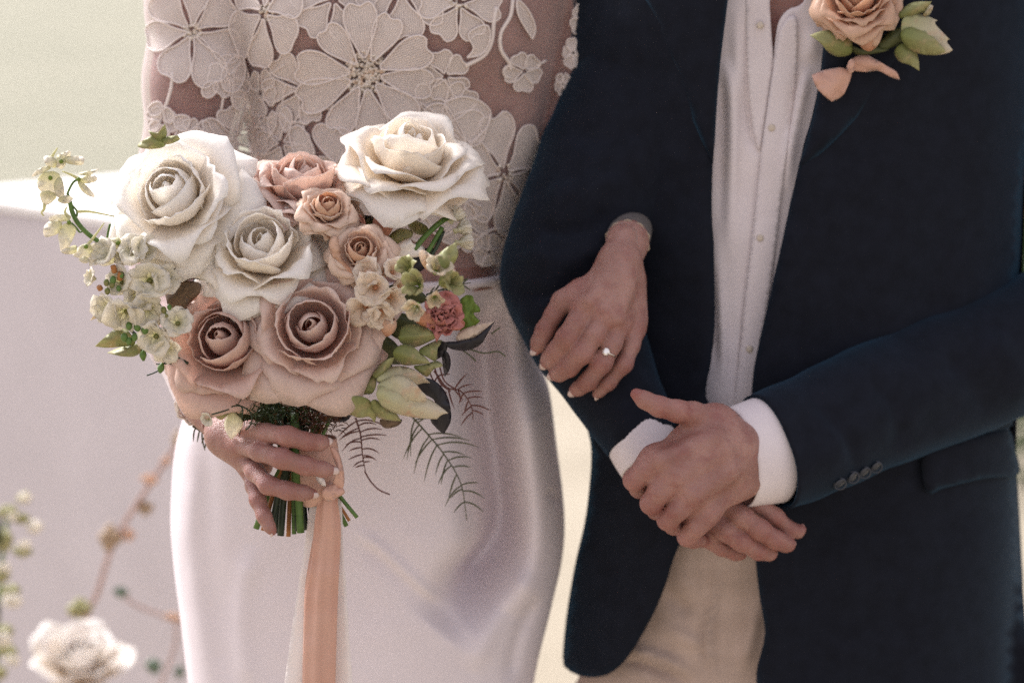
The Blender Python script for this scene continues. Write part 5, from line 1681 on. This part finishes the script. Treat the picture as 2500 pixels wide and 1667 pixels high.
# ------------------------------------------------------------------ boutonniere on the lapel
c9 = crop(1900, 0, 3.92)
bout = root('boutonniere', P(2110, 90, -.05), 'peach rose boutonniere with a ribbon bow pinned on the navy lapel', 'boutonniere')
bouquet_ = bouquet
bouquet = bout
rose_hero('', 2092, 2, -.052, 92, (-.12, -.80, .60), 'peach_petal', 31, .85, spin=.3)
bouquet = bouquet_
o = part('rosebud', bout, P(2118, 89, -.065))
for k_, pts in enumerate(([(735, 260), (800, 205), (900, 220), (960, 310), (965, 410), (890, 490), (810, 470), (745, 370)], [(760, 300), (840, 240), (930, 300), (940, 430), (880, 480), (800, 430)])):
    petal(o, c9(pts), c9([(860, 480)])[0], -.060 - .005 * k_, -.066 - .005 * k_, M['peach_petal'], bulge=.012, roll=.002, step=7)
for nm, pts, b, m_, y0 in (('leaf', [(300, 340, 1), (420, 300), (560, 295), (680, 350), (710, 450), (690, 520), (580, 545), (480, 500), (400, 410)], (700, 450), 'green_bract', -.055), ('leaf', [(1110, 500), (1180, 420), (1290, 440), (1340, 560), (1350, 680, 1), (1250, 620), (1160, 590)], (1180, 420), 'green_bract', -.056),
                           ('leaf', [(1160, 120), (1280, 30), (1470, 15, 1), (1400, 110), (1300, 160), (1180, 180)], (1160, 170), 'green_bract', -.055), ('bract', [(1180, 220), (1240, 150), (1400, 150), (1525, 200, 1), (1500, 230), (1640, 380, 1), (1610, 400), (1670, 480, 1), (1620, 510), (1480, 530), (1330, 500), (1200, 400)], (1180, 300), 'pale_bract', -.058),
                           ('bract', [(1180, 300), (1300, 260), (1450, 330), (1580, 460), (1600, 500, 1), (1480, 530), (1300, 500), (1190, 400)], (1180, 360), 'green_bract', -.064), ('bract', [(1380, 150), (1440, 60), (1485, 60), (1440, 150)], (1400, 150), 'pale_bract', -.056), ('leaf', [(960, 420), (1060, 300), (1180, 270), (1200, 400), (1100, 450), (1000, 480)], (960, 460), 'leaf_olive', -.052),
                           ('leaf', [(700, 440), (800, 470), (960, 440), (1060, 480), (880, 520), (740, 520)], (860, 460), 'leaf_olive', -.050)):
    petal(bout, c9(pts), c9([b])[0], y0, y0 - .006, M[m_], name=nm, bulge=.008, roll=.002, step=7)
o = part('ribbon_bow', bout, P(2080, 155, -.05))
for pts, b in (([(320, 720, 1), (420, 680), (580, 650), (640, 660), (700, 680), (690, 760), (640, 880), (600, 930), (510, 975, 1), (420, 900), (360, 830)], (680, 680)), ([(680, 640), (720, 560), (820, 520), (930, 570), (1050, 640), (1130, 690), (1165, 765, 1), (1080, 740), (960, 680), (840, 690), (740, 680)], (700, 640)), ([(650, 640), (700, 590), (740, 600), (730, 680), (680, 700)], (690, 600))):
    petal(o, c9(pts), c9([b])[0], -.046, -.054, M['silk'], name='loop', bulge=.006, roll=.003, step=7, ridges=[(c9([b, ((b[0] + pts[4][0]) / 2, (b[1] + pts[4][1]) / 2 + 40), pts[-3][:2]]), .005, 10)])

for (x0, y0), (x1, y1), m_ in (((2085, 120), (2062, 200), 'stem_green'), ((2098, 120), (2076, 206), 'stem_brown'), ((2108, 118), (2088, 198), 'stem_green')):
    V, Fc = tube([(P(x0, y0, -.034), 5 * SC(-.04)), (P((x0 + x1) / 2, (y0 + y1) / 2, -.034), 5 * SC(-.04)), (P(x1, y1, -.034), 5 * SC(-.04))], 8, 4)
    MESH('stem', V, Fc, M[m_], bout)
V, Fc = ball(P(2078, 158, -.055), (.0045, .0035, .006), 10, 7, (.3, 0, 1))
MESH('ribbon_knot', V, Fc, M['silk'], bout)

# ------------------------------------------------------------------ flowers standing in front of the wall
arr = root('flower_arrangement', P(190, 1900, .85), 'blurred white rose with green stems and blossom in front of the wall', 'flowers')
def far_rose(px, py, Y, r, axis, mats, seed):
    C = P(px, py, Y)
    R = Vector(axis).normalized().to_track_quat('Z', 'Y').to_matrix()
    L0 = r * SC(Y)
    o = part('rose', arr, C)
    for i in range(16):
        f = i / 15
        V, Fc, g = petal3d(C - R @ Vector((0, 0, L0 * .45)), R, i * 2.399, L0 * (.85 + .35 * f), L0 * .6, L0 * (.05 + .12 * f), math.radians(6 + 42 * f), math.radians(-24 + 104 * f), .35 * f, .1, .22, 9, 9, seed + i, .3)
        MESH('petal', V, Fc, mats, o, attr=g, uv=g.uv, thick=.0008)
M['far_white'] = petal_mat('far_white', '#efe2cf', '#f4f0ea', .03, .4)
far_rose(195, 1620, .80, 135, (.1, -.35, .95), M['far_white'], 3)
M['far_twig'] = leaf_mat('far_twig', '#a58a80', '#b59a8e', .0)
M['far_green'] = leaf_mat('far_green', '#5f7360', '#76876f', .2)
M['far_leaf'] = leaf_mat('far_leaf', '#a88f72', '#b8a084', .2)
def far_blob(name, x, y, Y, rx, ry, mat, n=5, seed=0):
    rr = random.Random(seed)
    o = part(name, arr, P(x, y, Y))
    for i in range(n):
        a = 6.283 * i / n + rr.uniform(-.4, .4)
        cx, cy = x + rx * .45 * math.cos(a), y + ry * .45 * math.sin(a)
        pts = [(cx + rx * .6 * math.cos(b) * rr.uniform(.7, 1.1), cy + ry * .6 * math.sin(b) * rr.uniform(.7, 1.1)) for b in np.linspace(0, 6.283, 7)[:-1]]
        v, f, d = fill(pts, 9)
        W = [P(p[0], p[1], Y + .01 * rr.uniform(-1, 1) * 0 - .006 * (1 - math.exp(-dd_ / 6)) + .008 * i / n) for p, dd_ in zip(v, d)]
        MESH('leaflet' if 'leaf' in name else 'petal', W, face_cam(f, W), mat, o, thick=.001, attr=np.full(len(v), .9))
for i, (x, y, rx, ry, m_) in enumerate([(435, 1070, 16, 22, 'far_leaf'), (405, 1125, 14, 14, 'peach_petal'), (365, 1170, 22, 16, 'peach_petal'), (355, 1240, 22, 18, 'far_leaf'), (315, 1305, 18, 16, 'peach_petal'), (270, 1310, 28, 34, 'far_leaf'), (295, 1445, 20, 14, 'far_green'), (195, 1485, 34, 26, 'green_bract'), (375, 1625, 20, 22, 'far_green'), (438, 1640, 14, 18, 'far_green'), (420, 1505, 24, 12, 'peach_petal')]):
    far_blob('leaf', x, y, .88, rx, ry, M[m_], 4, i)
def far_stem(pts, r, mat):
    V, Fc = tube([(P(x, y, .885), r * SC(.88)) for x, y in pts], 7, 5)
    MESH('stem', V, Fc, mat, arr)
far_stem([(450, 1060), (360, 1190), (280, 1320), (240, 1440), (200, 1560), (190, 1900)], 7, M['far_twig'])
far_stem([(295, 1450), (340, 1480), (425, 1510), (450, 1520)], 4, M['far_twig'])
far_stem([(430, 1505), (428, 1570), (405, 1640), (370, 1720)], 4, M['far_twig'])
blos = root('flowering_shrub', P(-20, 1900, .70), 'pale green shrub with small white blossoms at the left edge', 'shrub')
arr_keep = arr
arr = blos
for i, (x, y, rx, ry, m_) in enumerate([(20, 1250, 26, 20, 'green_bract'), (60, 1215, 20, 16, 'green_bract'), (10, 1320, 24, 30, 'green_bract'), (55, 1345, 26, 16, 'green_bract'), (5, 1400, 20, 24, 'green_bract'), (25, 1440, 26, 18, 'green_bract'), (10, 1540, 22, 22, 'green_bract'), (20, 1590, 26, 18, 'green_bract'), (-20, 1300, 26, 60, 'leaf_olive'), (-25, 1500, 26, 70, 'leaf_olive'), (50, 1265, 26, 14, 'green_bract'), (-10, 1640, 30, 20, 'green_bract')]):
    far_blob('leaf', x, y, .74, rx, ry, M[m_], 5, 30 + i)
for i, (x, y, r) in enumerate([(85, 1285, 22), (60, 1215, 18), (12, 1385, 18), (32, 1465, 26), (5, 1560, 26), (30, 1610, 20), (60, 1330, 18), (30, 1260, 16)]):
    far_blob('blossom', x, y, .73, r, r * .8, M['floret'], 5, 60 + i)
far_stem([(20, 1240), (0, 1400), (-10, 1600), (-20, 1900)], 6, M['stem_green'])
arr = arr_keep

# garden shrub beyond the groom
bush = root('garden_shrub', (1.45, 3.7, 0), 'dark green garden shrub beyond the groom at the right edge', 'shrub')
rb_ = random.Random(4)
bc = P(2560, 900, 3.7)
blobs = [(bc + Vector((rb_.uniform(-.15, .5), rb_.uniform(-.3, .3), rb_.uniform(-.30, .6))), rb_.uniform(.16, .3)) for _ in range(18)]
tv, tf = [], []
for c_, r_ in blobs:
    for _ in range(260):
        d = Vector((rb_.gauss(0, 1), rb_.gauss(0, 1), rb_.gauss(0, 1))).normalized()
        p = c_ + d * r_ * rb_.uniform(.6, 1.05)
        if p.z < .05:
            continue
        u = d.orthogonal().normalized()
        u.rotate(Matrix.Rotation(rb_.uniform(0, 6.28), 3, d))
        w = d.cross(u)
        s = rb_.uniform(.018, .036)
        u = (u + d * rb_.uniform(-.6, .6)) * s
        w = w * s * .5
        n = len(tv)
        tv += [p - u, p - w + d * s * .2, p + u, p + w + d * s * .2]
        tf += [(n, n + 1, n + 2), (n, n + 2, n + 3)]
MESH('foliage', tv, tf, M['leaf_bush'] if 'leaf_bush' in M else leaf_mat('leaf_bush', '#2c4526', '#4a6038', .25, scale=5), bush, smooth=False, kind='stuff')
base = Vector((bc.x + .15, bc.y, 0))
parts = [tube([(base, .04), ((base + c_) / 2 + Vector((0, 0, .1)), .025), (c_, .008)], 7, 4) for c_, r_ in blobs[:8]]
V, Fc = JOIN(parts)
MESH('branches', V, Fc, M['stem_brown'], bush)
